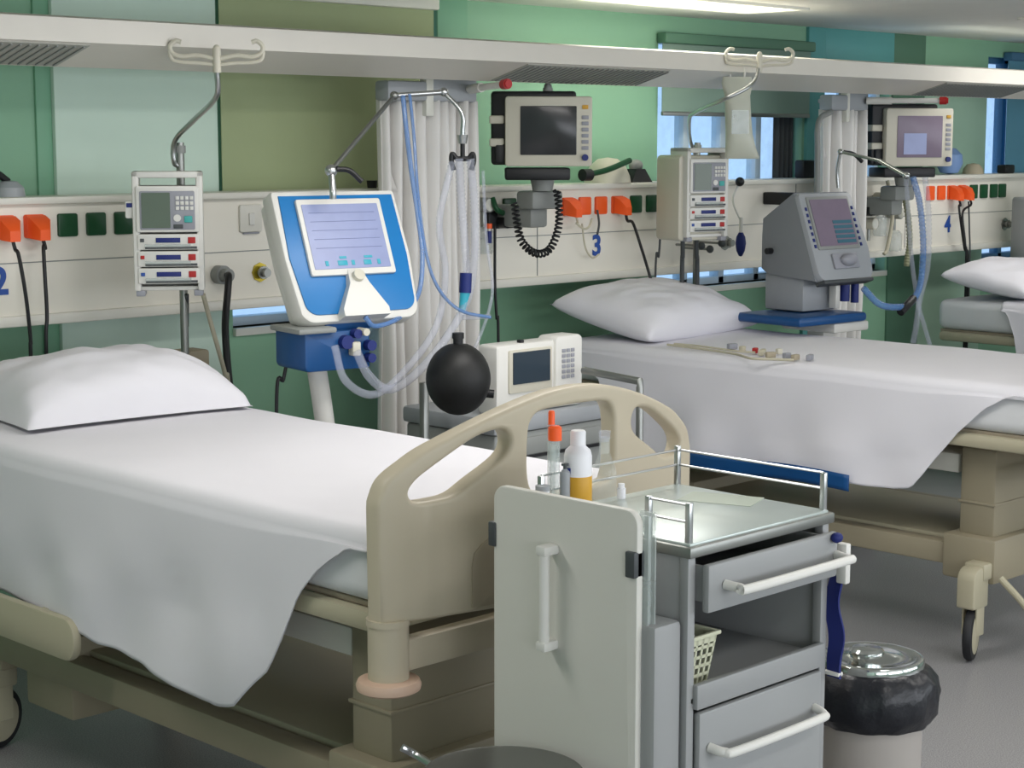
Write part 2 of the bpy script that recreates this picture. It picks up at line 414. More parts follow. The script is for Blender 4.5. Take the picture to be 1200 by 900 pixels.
ceil_light(5.35, 4.75, 6.55, 5.05, 'long bright recessed light near the back wall above the second bed', 5)
ceil_light(7.8, 4.1, 8.95, 4.35, 'recessed ceiling light at the top right corner of the picture', 10)
for (x, y) in ((2.2, .2), (5.2, .8), (.6, 3.3), (3.0, 3.2), (4.0, 1.9), (8.2, .8)):
    ceil_light(x, y, x+1.2, y+.3, 'recessed ceiling light panel over the beds', 17 if y > 3 else 14 if x == 4.0 else PW)
# up-lights in the overhead rail wash the wall above it
for x0, e in ((1.2, 2.6), (5.85, 1.3), (8.8, .8)):
    ld = bpy.data.lights.new('rail_uplight', 'AREA'); ld.shape = 'RECTANGLE'; ld.size = 1.3; ld.size_y = .08; ld.energy = e; ld.color = (1, 1, .86)
    lo = bpy.data.objects.new('rail_uplight', ld); COL.objects.link(lo); lo.location = (x0, 4.95, 2.185); lo.rotation_euler = (PI-.4, 0, 0)
# world: pale daylight outside
w = bpy.data.worlds.new('world'); S.world = w; w.use_nodes = True
bg = w.node_tree.nodes['Background']
sky = w.node_tree.nodes.new('ShaderNodeTexSky'); sky.sky_type = 'PREETHAM'
bg.inputs['Color'].default_value = (.42, .66, 1.0, 1); bg.inputs['Strength'].default_value = 1.3
w.node_tree.nodes.remove(sky)
S.view_settings.view_transform = 'Standard'; S.view_settings.look = 'None'; S.view_settings.gamma = 1; S.view_settings.use_curve_mapping = False
S.view_settings.exposure = -.04
# ------------------------------------------------------------------ beds
def arc(cx, cz, r, a0, a1, n=8): return [(cx+r*math.cos(math.radians(a0+(a1-a0)*i/n)), cz+r*math.sin(math.radians(a0+(a1-a0)*i/n))) for i in range(n+1)]
def mirror(P): return [(1.0-x, z) for x, z in P][::-1]
def smooth2(pts, n=5):
    return [(p.x, p.y) for p in spline([(x, z, 0) for x, z in pts], n)]
def board_outline():
    half = [(-.004, .80), (-.006, .93), (-.007, 1.045)] + smooth2([(-.006, 1.06), (.014, 1.105), (.06, 1.140), (.119, 1.172), (.263, 1.224), (.40, 1.258), (.5, 1.266)], 4)
    return half + mirror(half)[1:]
def bend(mb, b=.09, y0=0):
    """bow a board outward (towards -y) in plan"""
    bm = mb.bm
    bmesh.ops.triangulate(bm, faces=bm.faces[:])
    for k in range(1, 36):
        bmesh.ops.bisect_plane(bm, geom=bm.verts[:]+bm.edges[:]+bm.faces[:], plane_co=(k/36, 0, 0), plane_no=(1, 0, 0))
    for v in bm.verts:
        x = min(1, max(0, v.co.x)); v.co.y -= b*4*x*(1-x)
    return mb
def closed(pts, n=5):
    m_ = len(pts); out = []
    for i in range(m_):
        p0, p1, p2, p3 = [Vector((*pts[(i+k-1) % m_], 0)) for k in range(4)]
        for k in range(n):
            t = k/n; p = .5*((2*p1)+(p2-p0)*t+(2*p0-5*p1+4*p2-p3)*t*t+(3*p1-p0-3*p2+p3)*t**3); out.append((p.x, p.y))
    return out
HL = closed([(.060, 1.070), (.066, 1.090), (.10, 1.118), (.20, 1.174), (.255, 1.190), (.290, 1.188), (.303, 1.160), (.284, 1.130), (.21, 1.088), (.165, 1.062), (.12, 1.055), (.075, 1.055)], 4)
HC = closed([(.362, 1.05), (.350, 1.09), (.351, 1.17), (.362, 1.205), (.395, 1.222), (.5, 1.226), (.59, 1.222), (.618, 1.205), (.628, 1.17), (.629, 1.09), (.62, 1.05), (.59, 1.036), (.395, 1.036)], 4)
def make_bed(e=0, rails=True):
    r = thing('hospital_bed', (0, 0, 0), 'x', 'hospital bed', 'hospital beds in a row')
    fb = bend(MB().plate(board_outline(), [HL, HC, mirror(HL)], -.03, .02, .0105))
    F = obj('footboard', fb, 'bed_beige', r, angle=60)
    # arched recess low in the board, its shade painted as a darker panel
    ap = [(.20, .812), (.20, .90)] + smooth2([(.206, .93), (.235, .955), (.284, .968), (.5, .975), (.716, .968), (.765, .955), (.794, .93)], 3) + [(.80, .90), (.80, .812)]
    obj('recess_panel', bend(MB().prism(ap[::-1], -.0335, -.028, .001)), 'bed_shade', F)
    for x in (.035, .965):
        p = MB().cyl((x, -.005, .655), (x, -.005, .80), .044, 24).cyl((x, -.005, .792), (x, -.005, .806), .047, 24)
        c = obj('corner_post', p, 'bed_beige', r)
        obj('bumper', MB().lathe([(.0, .645), (.055, .645), (.068, .652), (.070, .662), (.066, .672), (.04, .676)], (x, -.005, 0), 32), 'bumper', c)
    obj('cross_bar', MB().box(.07, -.03, .685, .93, .012, .755, .008), 'bed_beige', r)
    # deck frame
    f = MB()
    for x in (.045, .915): f.box(x, .04-e, .752, x+.04, 2.15, .802, .016)
    for y in (.05-e, 1.0, 2.10): f.box(.07, y, .755, .93, y+.035, .795, .005)
    obj('deck_frame', f, 'bed_frame', r)
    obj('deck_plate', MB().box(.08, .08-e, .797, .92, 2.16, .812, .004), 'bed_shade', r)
    # mattress
    m_ = MB().box(.05, .035-e, .812, .95, 2.17, .972, .045, 5)
    obj('mattress', m_, 'mattress', r)
    # scissor columns and base
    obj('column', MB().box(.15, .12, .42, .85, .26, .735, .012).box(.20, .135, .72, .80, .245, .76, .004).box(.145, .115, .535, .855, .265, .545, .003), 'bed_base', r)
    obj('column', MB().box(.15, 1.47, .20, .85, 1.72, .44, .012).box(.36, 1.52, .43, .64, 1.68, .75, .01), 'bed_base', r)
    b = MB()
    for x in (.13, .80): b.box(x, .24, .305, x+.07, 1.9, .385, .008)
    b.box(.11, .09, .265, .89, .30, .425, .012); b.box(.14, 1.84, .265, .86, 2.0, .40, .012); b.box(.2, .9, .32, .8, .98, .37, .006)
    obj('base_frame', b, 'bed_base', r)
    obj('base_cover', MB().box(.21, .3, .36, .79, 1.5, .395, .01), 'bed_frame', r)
    a = MB().box(.17, .28, .632, .36, .60, .702, .008).cyl((.31, .74, .70), (.31, 1.2, .58), .025)
    obj('lift_motor', a, 'white_paint', r)
    # folded side guard rails
    for x in ((-.012, .985) if rails else ()):
        g = MB().prism([(x, z) for x, z in rr(0, 0, 1, 1, 0)], 0, 0) if 0 else MB()
        mx = Matrix.Translation((x, 0, 0)) @ Matrix.Rotation(PI/2, 4, 'Z')
        g.prism(rr(1.18, .46, 2.0, .575, .05), -.027, 0, .008, mx=mx)
        g.box(1.35, -.07, .53, 1.39, -.02, .57, .006, mx=mx)
        obj('guard_rail', g, 'bed_frame', r)
    # castors
    for (x, y) in ((.06, .14), (.94, .14), (.19, 1.95), (.81, 1.95)):
        s = -1 if x < .5 else 1
        h = MB().prism(rr(-.055, .19, .045, .335, [.01, .01, .03, .045]), -.035, .035, .008, mx=Matrix.Translation((x, y, 0)))
        h.box(x-.022, y-.03, .09, x+.03, y-.022, .215, .003).box(x-.022, y+.022, .09, x+.03, y+.03, .215, .003)
        h.box(x+.0 if s < 0 else x-.09, y-.04, .285, x+.10 if s < 0 else x, y+.04, .345, .008)
        c = obj('castor', h, 'bed_frame', r)
        wh = MB(Matrix.Translation((x-.005, y, .093)) @ Matrix.Rotation(math.radians(20), 4, 'Z') @ Matrix.Rotation(PI/2, 4, 'X'))
        wh.lathe([(.0, -.017), (.075, -.017), (.088, -.014), (.093, -.006), (.093, .006), (.088, .014), (.075, .017), (.0, .017)], (0, 0, 0), 36)
        t = obj('tyre', wh, 'rubber', c)
        hb = MB(Matrix.Translation((x-.005, y, .093)) @ Matrix.Rotation(math.radians(20), 4, 'Z') @ Matrix.Rotation(PI/2, 4, 'X'))
        hb.lathe([(.0, -.024), (.02, -.023), (.06, -.019), (.07, -.017), (.07, .017), (.06, .019), (.02, .023), (.0, .024)], (0, 0, 0), 28)
        obj('wheel_hub', hb, 'bed_frame', c)
    obj('brake_pedal', MB().tube([(.10, .06, .30), (.12, -.02, .22), (.20, -.07, .10), (.30, -.08, .06)], .012, 10), 'bed_frame', r)
    return r
bed = make_bed()
bed.location = (2.36, 2.77, 0)
bed['label'] = 'beige hospital bed in the left foreground with an arched footboard'
bed2 = make_bed(.2, False)
for ch in [o for o in bpy.data.objects if o.parent == bed2 and o.name.split('.')[0] in ('footboard', 'corner_post', 'cross_bar')]: ch.location.y -= .2
bed2.location = (5.36, 3.0, 0)
bed2['label'] = 'beige hospital bed in the middle beneath the blue number 3'
bed3 = copy_tree(bed2); bed3.location = (8.25, 2.92, 0)
bed3['label'] = 'hospital bed farthest right, mostly cut off by the picture edge'
# ------------------------------------------------------------------ sheets
def lerp_tab(tab, y):
    if y <= tab[0][0]: return tab[0][1]
    for (a, za), (b, zb) in zip(tab, tab[1:]):
        if y <= b: return za + (zb-za)*(y-a)/(b-a)
    return tab[-1][1]
def sheet(name, bx, by, y0, y1, hem, farhem, label, group=None, m='linen', seed=0, top=.974, flare=.06):
    """cloth over the mattress; hem(y) gives the height of the near hem"""
    NU, NV1, NV2, NV3 = 110, 10, 26, 44
    xl, xr, R = bx+.05, bx+.95, .04
    def pt(u, j):
        y = y0 + (y1-y0)*u
        nzz = lambda a, b_, s: noise.noise(Vector((a, b_, seed*7.3)))*s
        zt = top + .006 + nzz(y*2.3, 1, .006)
        if j < NV1:      # far drape, bottom up
            t = j/NV1; zf = lerp_tab(farhem, y-by)
            return Vector((xr+.012 + nzz(y*5, t*2, .012), y, zf + (zt-R-zf)*t))
        j -= NV1
        if j <= 4:       # far edge round
            a = j/4*PI/2; return Vector((xr-R+.012+(R)*math.cos(a), y, zt-R+R*math.sin(a)))
        j -= 4
        if j <= NV2:
            t = j/NV2; x = xr-R + (xl+R-(xr-R))*t
            return Vector((x, y, zt + nzz(x*4, y*3, .005) + nzz(x*11, y*7, .0015)))
        j -= NV2
        if j <= 6:
            a = j/6*PI/2; return Vector((xl+R-.012-R*math.sin(a), y, zt-R+R*math.cos(a)))
        j -= 6
        t = j/NV3; zh = lerp_tab(hem, y-by); L = zt-R-zh
        z = zt-R - L*t
        d = L*t
        amp = min(1, d*4)
        fold = (.008*math.sin((y*6+z*9)+seed*3) + .010*math.sin(y*9+z*5+seed) + .005*math.sin(y*19-z*8+seed*2) + noise.noise(Vector((y*2.6+z*3.2, z*1.3-y*.5, seed*3.1)))*.045)*amp*min(1, d*3+.2)
        return Vector((xl-.018 - flare*(d**1.0)*.35 - fold*.8 - .004*t, y + .02*math.sin(z*7+seed)*amp*t, z + nzz(y*14, t, .006)*t))
    NJ = NV1+4+NV2+6+NV3
    mb = MB(); t = bmesh.new()
    V = [[t.verts.new(pt(i/NU, j)) for j in range(NJ+1)] for i in range(NU+1)]
    for i in range(NU):
        for j in range(NJ): t.faces.new((V[i][j], V[i+1][j], V[i+1][j+1], V[i][j+1]))
    bmesh.ops.recalc_face_normals(t, faces=t.faces)
    mb._merge(t)
    o = obj(name, mb, m, angle=180)
    sm = o.modifiers.new('thick', 'SOLIDIFY'); sm.thickness = .0035; sm.offset = 0
    tag(o, label, 'bed sheet', group)
    return o
hem1 = [(.0, .939), (.08, .939), (.12, .936), (.17, .905), (.223, .87), (.294, .80), (.353, .70), (.413, .61), (.473, .55), (.53, .495), (.60, .478), (.72, .49), (.9, .515), (1.12, .527), (1.3, .555), (1.55, .56), (2.0, .6)]
sheet('bed_sheet', 2.36, 2.77, 2.77+.052, 2.77+2.15, hem1, [(.05, .93), (.5, .72), (2.1, .7)], 'white sheet with a pointed corner draped over the left foreground bed', 'white sheets draped over the beds')
hem2 = [(.0, .955), (.10, .90), (.2, .80), (.32, .64), (.37, .585), (.45, .568), (.8, .565), (1.2, .55), (1.6, .55), (1.72, .6), (1.80, .72), (1.88, .84), (2.15, .90)]
sheet('bed_sheet', 5.36, 3.0, 3.0-.15, 3.0+2.1, hem2, [(.05, .93), (.5, .72), (2.1, .7)], 'white sheet draped over the middle bed under the cable', 'white sheets draped over the beds', 'linen2', 3)
hem3 = [(0, .8), (.3, .60), (1.4, .55), (1.62, .56), (1.66, .60), (1.70, .80), (1.74, .93), (2.1, .94)]
sheet('bed_sheet', 8.25, 2.92, 2.92+.052, 2.92+1.78, hem3, [(.05, .93), (2.1, .7)], 'white sheet on the farthest right bed below its pillow', 'white sheets draped over the beds', 'linen2', 5)
# ------------------------------------------------------------------ pillows
def pillow(loc, lx, ly, h, rz, label, seed, tilt=0, m='linen', flat=False):
    mb = MB(Matrix.Translation(loc) @ Matrix.Rotation(math.radians(rz), 4, 'Z') @ Matrix.Rotation(math.radians(tilt), 4, 'X'))
    N = 44
    def f(sgn):
        def g(u, v):
            a, b_ = 2*u-1, 2*v-1
            e = max(0, (1-abs(a)**2.6))*max(0, (1-abs(b_)**2.6)); th = e**.42
            pinch = 1 - .07*(1-abs(a)**2)*abs(b_)**3*0
            x = a*lx/2*(1-.05*(1-b_*b_)*(abs(a)**4)); y = b_*ly/2*(1-.07*(1-a*a)*(b_**4))
            n_ = noise.noise(Vector((a*2.1, b_*2.1, seed)))*.012 + noise.noise(Vector((a*5+b_*2, b_*5, seed+4)))*.006
            cr = .008*math.sin(10*(a*.6+b_)+seed)*(abs(a)**2)*th
            z = sgn*(h/2 + (n_ + cr if sgn > 0 else 0))*th
            cr2 = (.007*math.sin(7*b_-4*a+seed)+.005*math.sin(13*a+5*b_))*(1-e)*th if sgn > 0 else 0
            if flat: return Vector((x, y, (z*1.75+cr2+.012) if sgn > 0 else .010))
            if sgn < 0: z *= .55
            return Vector((x, y, z + cr2 + h*.27))
        return g
    t = bmesh.new()
    for sgn in (1, -1):
        V = [[t.verts.new(f(sgn)(i/N, j/N)) for j in range(N+1)] for i in range(N+1)]
        for i in range(N):
            for j in range(N): t.faces.new((V[i][j], V[i+1][j], V[i+1][j+1], V[i][j+1]))
    bmesh.ops.remove_doubles(t, verts=t.verts, dist=1e-4); bmesh.ops.recalc_face_normals(t, faces=t.faces)
    mb._merge(t)
    o = obj('pillow', mb, m, angle=180)
    tag(o, label, 'pillow', 'white pillows at the bed heads')
    # a flat pillow-case hem on the near short side
    return o
pillow((2.93, 4.725, .982), .74, .58, .205, -5, 'plump white pillow on the left foreground bed', 1.3, 0, flat=True)
pillow((5.87, 4.99, 1.0), .90, .52, .25, 7, 'white pillow with pointed corners on the middle bed', 5.1, 13, m='linen2')
pillow((8.72, 4.86, 1.0), .88, .50, .22, 5, 'white pillow on the farthest right bed', 8.7, 10, m='linen2')

pad = tag(obj('underpad', MB().grid(lambda u, v: Vector((5.352-.006*math.sin(u*9), 3.62+.8*u, .543+.06*v+.008*math.sin(u*6))), 30, 4, .003), 'deep_blue', angle=180), 'dark blue pad edge showing below the sheet of the middle bed', 'bed pad')
# ------------------------------------------------------------------ privacy curtains on telescopic wall arms
def curtain(x, D, label_c, label_a, wd=.49, nf=9):
    """x: wall bracket position; curtain gathered below the bracket head"""
    y = 5.10; zt = 1.98; k_ = wd/.49
    t = thing('curtain_arm', (x+.27, YW, 1.98), label_a, 'curtain arm', 'telescopic curtain arms')
    b = MB().box(x-.10, y-.05, 1.955, x-.10+.2*k_, y+.03, 2.03, .012).box(x-.10+.23*k_, y-.04, 1.955, x-.10+.47*k_, y+.03, 2.045, .01).box(x-.08, y-.02, 1.99, x-.10+.48*k_, y+.05, 2.01, .004)
    obj('bracket', b, 'device_grey', t)
    post = MB().box(x-.10+.20*k_, 5.06, 1.9, x-.10+.24*k_, 5.10, 2.045, .004)
    obj('post', post, 'white_paint', t)
    A = Vector((x-.10+.42*k_, y-.05, 2.005))
    obj('arm', MB().cyl(A, D, .013, 16).cyl(A, A+(D-A)*.35, .018, 16), 'device_white', t)
    e = (D-A).normalized(); obj('end_cap', MB().cyl(D, D+e*.035, .019, 18).cyl(D+e*.035, D+e*.042, .014, 18), 'red', t, 'red end cap')
    def cur(u, v):
        xx = x - .10 + wd*u; z = zt - .02 - (zt-.02-.12)*(1-v) - 0
        amp = .030 + .012*(1-v)
        yy = y + amp*math.sin(u*2*PI*nf + .5*math.sin(u*9)) + .01*math.sin(z*3+u*20) - .05*(u-.5)*.4
        return Vector((xx + .012*math.sin(u*2*PI*nf+1.3) + .015*(1-v)*math.sin(u*5), yy, z))
    c = obj('privacy_curtain', MB().grid(cur, 150, 16, .002), 'cloth_white', angle=180)
    tag(c, label_c, 'curtain', 'folded white privacy curtains')
curtain(4.50, ay(590, 99, 4.78), 'white pleated privacy curtain hanging folded behind the black ball', 'grey curtain arm with red tip left of the dark screened monitor')
curtain(7.34, ay(1101, 118, 4.75), 'white privacy curtain hanging folded behind the grey ventilator', 'curtain arm with red tip above the mauve screened monitor', .34, 5)
# ------------------------------------------------------------------ IV poles, pump stacks
def pole(x, y, hookpx, pts, label, z0=.30, split=1.77):
    t = thing('infusion_pole', (x, y, 0), label, 'infusion pole', 'infusion poles')
    obj('pole', MB().cyl((x, y, .12), (x, y, 1.80), .014, 16), 'steel_dull', t)
    obj('foot', MB().cyl((x, y, 0), (x, y, .12), .05, 20, .03), 'grey_plastic', t)
    P = [Vector((x, y, 1.72))] + pts
    obj('bent_arm', MB().tube(P, .0085, 12, 10), 'steel', t)
    obj('collar', MB().cyl((x, y, 1.765), (x, y, 1.79), .019, 18), 'grey_plastic', t)
    h = P[-1]; mb = MB(Matrix.Translation(h) @ Matrix.Rotation(math.radians(-40), 4, 'Z'))
    mb.cyl((0, 0, -.045), (0, 0, .03), .013, 16).ball((0, 0, .03), .011)
    for s in (-1, 1):
        mb.tube([(0, 0, -.004), (s*.06, 0, .008), (s*.105, 0, .004), (s*.135, 0, .014), (s*.142, 0, .036), (s*.125, 0, .052), (s*.108, 0, .048)], .0075, 10, 6)
        mb.tube([(0, 0, -.022), (s*.05, 0, -.016), (s*.10, 0, -.014), (s*.135, 0, -.006), (s*.145, 0, .02)], .006, 10, 6)
    obj('hook_bar', mb, 'device_cream', t)
    return t
def pumps(loc, rz, label):
    """stack of a display module over three syringe modules; local x right, y back, z up from its base"""
    F = frame(loc, rz) @ Matrix.Diagonal((1, 1, .965, 1)); t = thing('infusion_pump_stack', loc, label, 'infusion pumps', 'infusion pump stacks')
    W = .225; h = W/2
    fr = MB(F)
    fr.box(-h, .0, .0, -h+.022, .13, .40, .006).box(h-.022, 0, 0, h, .13, .40, .006)
    fr.box(-h, 0, .378, h, .13, .40, .006).box(-h+.01, .02, .335, h-.01, .12, .352, .004).box(-h, .02, .0, h, .13, .014, .004)
    fr.box(-h+.02, .09, .014, h-.02, .125, .345, .004)
    obj('frame', fr, 'device_white', t)
    d = obj('display_module', MB(F).prism(rr(-h+.012, .198, h-.012, .352, .008), -.008, .12, .004), 'device_white', t)
    obj('bezel', MB(F).prism(rr(-h+.024, .206, h-.026, .335, .005), -.0105, -.007, .001), 'key_grey', d)
    obj('screen', MB(F).prism(rr(-h+.03, .212, .008, .33, .003), -.0125, -.010, 0), 'screen_lcd', d)
    k = MB(F)
    for i in range(4):
        for j in range(3): k.box(.026+i*.015, -.0145, .272+j*.017, .037+i*.015, -.010, .284+j*.017, .001)
    obj('keypad', k, 'device_white', d)
    obj('start_key', MB(F).box(.052, -.0145, .230, .078, -.010, .252, .002), 'key_teal', d, 'teal key')
    obj('dark_key', MB(F).box(.018, -.0145, .210, .048, -.010, .224, .002), 'key_dark', d)
    obj('round_key', MB(F).cyl((.03, -.014, .245), (.03, -.009, .245), .012, 16), 'device_white', d)
    for i in range(3):
        z = .139 - i*.057
        mod = obj('syringe_module', MB(F).prism(rr(-h+.014, z, h-.014, z+.052, .005), -.006, .12, .003), 'device_white', t)
        obj('window', MB(F).box(-.04, -.009, z+.024, .038, -.005, z+.040, .001), 'navy', mod)
        obj('plunger_slot', MB(F).box(-.075, -.0085, z+.003, h-.022, -.0055, z+.011, .001), 'key_dark', mod)
        obj('syringe_barrel', MB(F).cyl((-.075, -.012, z+.014), (.07, -.012, z+.014), .006, 10), 'clear_plastic', mod)
        obj('stop_key', MB(F).box(.062, -.009, z+.021, .086, -.005, z+.042, .002), 'red', mod, 'red key')
        obj('status_key', MB(F).box(-.09, -.009, z+.026, -.077, -.005, z+.038, .001), ('key_dark', 'red', 'label_blue')[i], mod)
    obj('foot_bar', MB(F).box(-h+.005, .005, -.018, -h+.035, .10, .002, .004).box(h-.035, .005, -.018, h-.005, .10, .002, .004), 'key_grey', t)
    if True:
        obj('pole_clamp', MB(F).box(-.035, .125, .1, .035, .17, .16, .006).cyl((-.06, .148, .13), (.06, .148, .13), .012), 'black', t)
    return t
# first stack, by the first bed
px_ = ay(213, 420, 4.98)
pole(3.45, 5.02, None, [ay(204, 190, 5.02), ay(205, 165, 5.0), ay(226, 142, 4.88), ay(247, 122, 4.70), ay(255, 108, 4.62), ay(254, 84, 4.60), ay(254, 68, 4.60)], 'steel infusion pole with a white hook bar behind the first pillow')
a0 = ay(199, 341, 4.86)
pumps(a0, -36, 'stack of three syringe pumps under a green display, facing the camera at left')
obj_ = thing('hanging_tag_holder', ay(152, 240, 4.93), 'small white holder with a purple mark left of the first pump stack', 'holder')
p_ = ay(152, 243, 4.95)
obj('holder_body', MB(frame(p_, -36)).prism(rr(-.014, -.035, .016, .02, .006), -.012, .02, .003), 'device_white', obj_)
obj('holder_mark', MB(frame(p_, -36)).box(-.010, -.014, .0, .010, -.011, .014, .001), 'navy', obj_)
# second stack between the beds 2 and 3
pole(6.45, 5.24, None, [ay(809, 165, 5.2), ay(808, 140, 5.04), ay(815, 132, 4.94), ay(845, 118, 4.66), ay(872, 105, 4.58), ay(885, 94, 4.58), ay(889, 80, 4.60), ay(890, 72, 4.60)], 'steel infusion pole holding the drip bag above the middle bed')
a1 = ay(829, 278, 4.88)
P2 = pumps(a1, -14, 'stack of three syringe pumps below the drip bag, turned to the right')
obj('side_case', MB(frame(a1, -14)).prism(rr(-.135, -.015, .10, .355, .02), .03, .20, .01), 'device_cream', P2)
# the third stack is cut by the right picture edge
a2 = ay(1232, 306, 4.93)
P3 = pumps(a2, -30, 'pump stack cut off by the right picture edge')
obj('side_case', MB(frame(a2, -30)).prism(rr(-.135, -.015, .10, .355, .02), .03, .22, .01), 'device_grey', P3)
pole(a2.x+.12, a2.y+.16, None, [a2+Vector((.12, .16, .6)), a2+Vector((.1, .1, .7)), a2+Vector((.2, 0, .85))], 'infusion pole at the right picture edge')
# drip bag
o_ = ad(862, 86, 1); 
hk = ay(868, 74, 4.70)
t = thing('drip_bag', hk+Vector((0, 0, -.45)), 'clear drip bag hanging from the hook bar over the middle bed', 'drip bag')
c0 = ay(864, 90, 4.72)
F = frame(c0, -38)
def ringx(w, d, z, dx=0): return [(dx+w*math.copysign(abs(math.cos(a))**.6, math.cos(a)), d*math.sin(a), z) for a in [2*PI*k/24 for k in range(24)]]
obj('bag', MB(F).loft([ringx(.062, .004, 0), ringx(.068, .012, -.03), ringx(.055, .024, -.08, .002), ringx(.056, .030, -.16, .006), ringx(.058, .034, -.24, .012), ringx(.066, .030, -.30, .02), ringx(.074, .016, -.335, .028), ringx(.07, .004, -.345, .030)]), 'drip', t)
obj('hanger_loop', MB(F).tube([(-.03, 0, -.01), (-.03, 0, .03), (0, 0, .05), (.03, 0, .03), (.03, 0, -.01)], .005, 8), 'device_white', t)
obj('bag_print', MB(F).box(-.03, -.036, -.24, .045, -.034, -.14, 0), 'clear_plastic', t)
# ------------------------------------------------------------------ patient monitors
def monitor(c, rz, tilt, W, H_, scr, label, back_dx=-.05):
    F = frame(c, rz, tilt); h = W/2; v = H_/2
    t = thing('patient_monitor', c, label, 'patient monitor', 'patient monitors')
    obj('housing', MB(F).prism(rr(-h, -v, h, v, .012), 0, .05, .006), 'device_cream', t)
    obj('rear_case', MB(F).prism(rr(-h-.055, -v+.005, h-.06, v+.022, .015), .05, .20, .012), 'black', t)
    g = MB(F).prism(rr(-h+.06, -v+.045, h-.062, v-.038, .004), -.004, .002, .001)
    b_ = obj('screen', g, scr, t)
    k = MB(F)
    for i in range(6): k.box(h-.042, -.004, v-.09-i*.024, h-.014, .001, v-.075-i*.024, .002)
    obj('keys', k, 'key_grey', t)
    obj('yellow_mark', MB(F).box(h-.04, -.004, v-.05, h-.016, .001, v-.034, .001), 'yellow', t)
    obj('knob', MB(F).cyl((h-.028, -.014, -v+.035), (h-.028, .001, -v+.035), .013, 20), 'navy', t)
    obj('module_rack', MB(F).box(-h+.0, .01, -v-.055, h-.085, .19, -v-.006, .008).box(-h-.04, .03, -v+.01, -h+.0, .18, -v+.09, .006), 'black', t)
    for z in (.03, -.06): obj('side_clip', MB(F).box(-h-.062, .03, z, -h-.004, .10, z+.033, .006), 'device_cream', t)
    obj('alarm_lamp', MB(F).cyl((.0, .10, v+.02), (.0, .10, v+.035), .02, 18).ball((.0, .10, v+.04), .016), 'grey_plastic', t)
    # swivel arm down to the wall channel
    c = Vector(c)
    m2 = MB(); m2.cyl(F @ Vector((-.02, .12, -v-.05)), F @ Vector((-.02, .12, -v-.10)), .05, 24, .04)
    base = F @ Vector((-.03, .16, -v-.13)); 
    m2.box(base.x-.08, base.y-.04, base.z-.045, base.x+.10, base.y+.06, base.z+.03, .015)
    m2.box(base.x-.05, base.y+.0, base.z-.12, base.x+.05, YT+.0, base.z-.03, .012)
    obj('mount_arm', m2, 'grey_plastic', t)
    m3 = MB().box(base.x-.10, YT-.05, base.z-.13, base.x+.13, YT-.002, base.z-.055, .008).cyl((base.x-.03, YT-.09, base.z-.10), (base.x-.03, YT-.04, base.z-.10), .028, 20)
    obj('wall_clamp', m3, 'black', t)
    return t
m1 = ay(643, 154, 4.92)
monitor(m1, -44, 0, .345, .275, 'screen_dark', 'patient monitor with a dark blank screen on a wall arm', 0)
m2_ = ay(1078, 161, 4.92)
monitor(m2_, -30, 0, .37, .29, 'screen_mauve', 'patient monitor showing a mauve picture near the right edge')
q = MB(frame(m2_, -30)).box(-.09, -.006, -.085, .035, -.003, .02, 0)
o = obj('screen_window', q, 'screen_blue', bpy.data.objects['patient_monitor.001'])
# coiled black cable under the first monitor
mb = MB(); path = spline([ay(603, 238, 4.98), ay(606, 262, 4.97), ay(612, 284, 4.96), ay(628, 297, 4.95), ay(644, 292, 4.95), ay(654, 268, 4.95), ay(655, 240, 4.96), ay(652, 222, 4.97)], 40)
hel = []; acc = 0
for i, p in enumerate(path[:-1]):
    d = (path[i+1]-p); n1 = d.cross(Vector((.7, .7, .1))).normalized(); n2 = d.cross(n1).normalized()
    acc += d.length/.0175*2*PI; hel.append(p + (n1*math.cos(acc)+n2*math.sin(acc))*.013)
mb.tube(hel, .0045, 6, 2)
tag(obj('coiled_cable', mb, 'black', angle=180), 'coiled black cable hanging in a loop under the dark screened monitor', 'cable')
# ------------------------------------------------------------------ blue ventilator by the first bed
V0 = Vector(ay(424, 370, 4.32)); VF = frame(V0, -10, -24)
vt = thing('ventilator', (V0.x+.02, V0.y+.15, 0), 'blue and white ventilator screen unit beside the first bed', 'ventilator', None)
W = .455; HH = .43
def up(poly): return [(x, z) for x, z in poly]
shell = [(-.195, .0)] + [(-.195+.0, .0)]
outer = arc(-.165, .035, .05, 200, 270, 5) + arc(.170, .035, .05, 270, 350, 6) + [(.235, .20), (.228, HH-.01), (.222, HH), (-.222, HH), (-.228, HH-.01), (-.228, .2)]
sh = MB(VF).prism(outer, 0, .07, .01)
back_ = [(x*.93, z*.94+.015) for x, z in outer]
sh.prism(back_, .07, .13, .02)
obj('shell', sh, 'device_white', vt)
inlay = arc(-.150, .055, .045, 195, 270, 5) + [(-.065, .010), (.055, .012)] + arc(.165, .055, .043, 270, 350, 6) + [(.218, .20), (.212, HH-.018), (-.205, HH-.018), (-.213, .2)]
panel = obj('blue_panel', MB(VF).prism(inlay, -.005, .003, .002), 'blue', vt, 'blue front panel')
bz = obj('screen_bezel', MB(VF).prism(rr(-.155, .135, .155, HH-.035, .008), -.018, -.003, .004), 'device_white', vt)
sc_ = obj('screen', MB(VF).prism(rr(-.140, .155, .138, HH-.055, .003), -.020, -.017, 0), 'screen_blue', bz)
ui = MB(VF)
for (x, w) in ((-.10, .012), (-.055, .035), (-.005, .012), (.04, .028), (.09, .012)): obj('screen_button', MB(VF).box(x, -.0215, .165, x+w, -.0195, .182, .001), 'teal_ui', sc_)
for (x, w) in ((-.045, .025), (.045, .03)): obj('screen_button', MB(VF).box(x, -.0215, .188, x+w, -.0195, .196, 0), 'teal_ui', sc_)
ui = MB(VF)
for k in range(5): ui.box(-.12, -.0212, .225+k*.03, .12, -.0195, .2265+k*.03, 0)
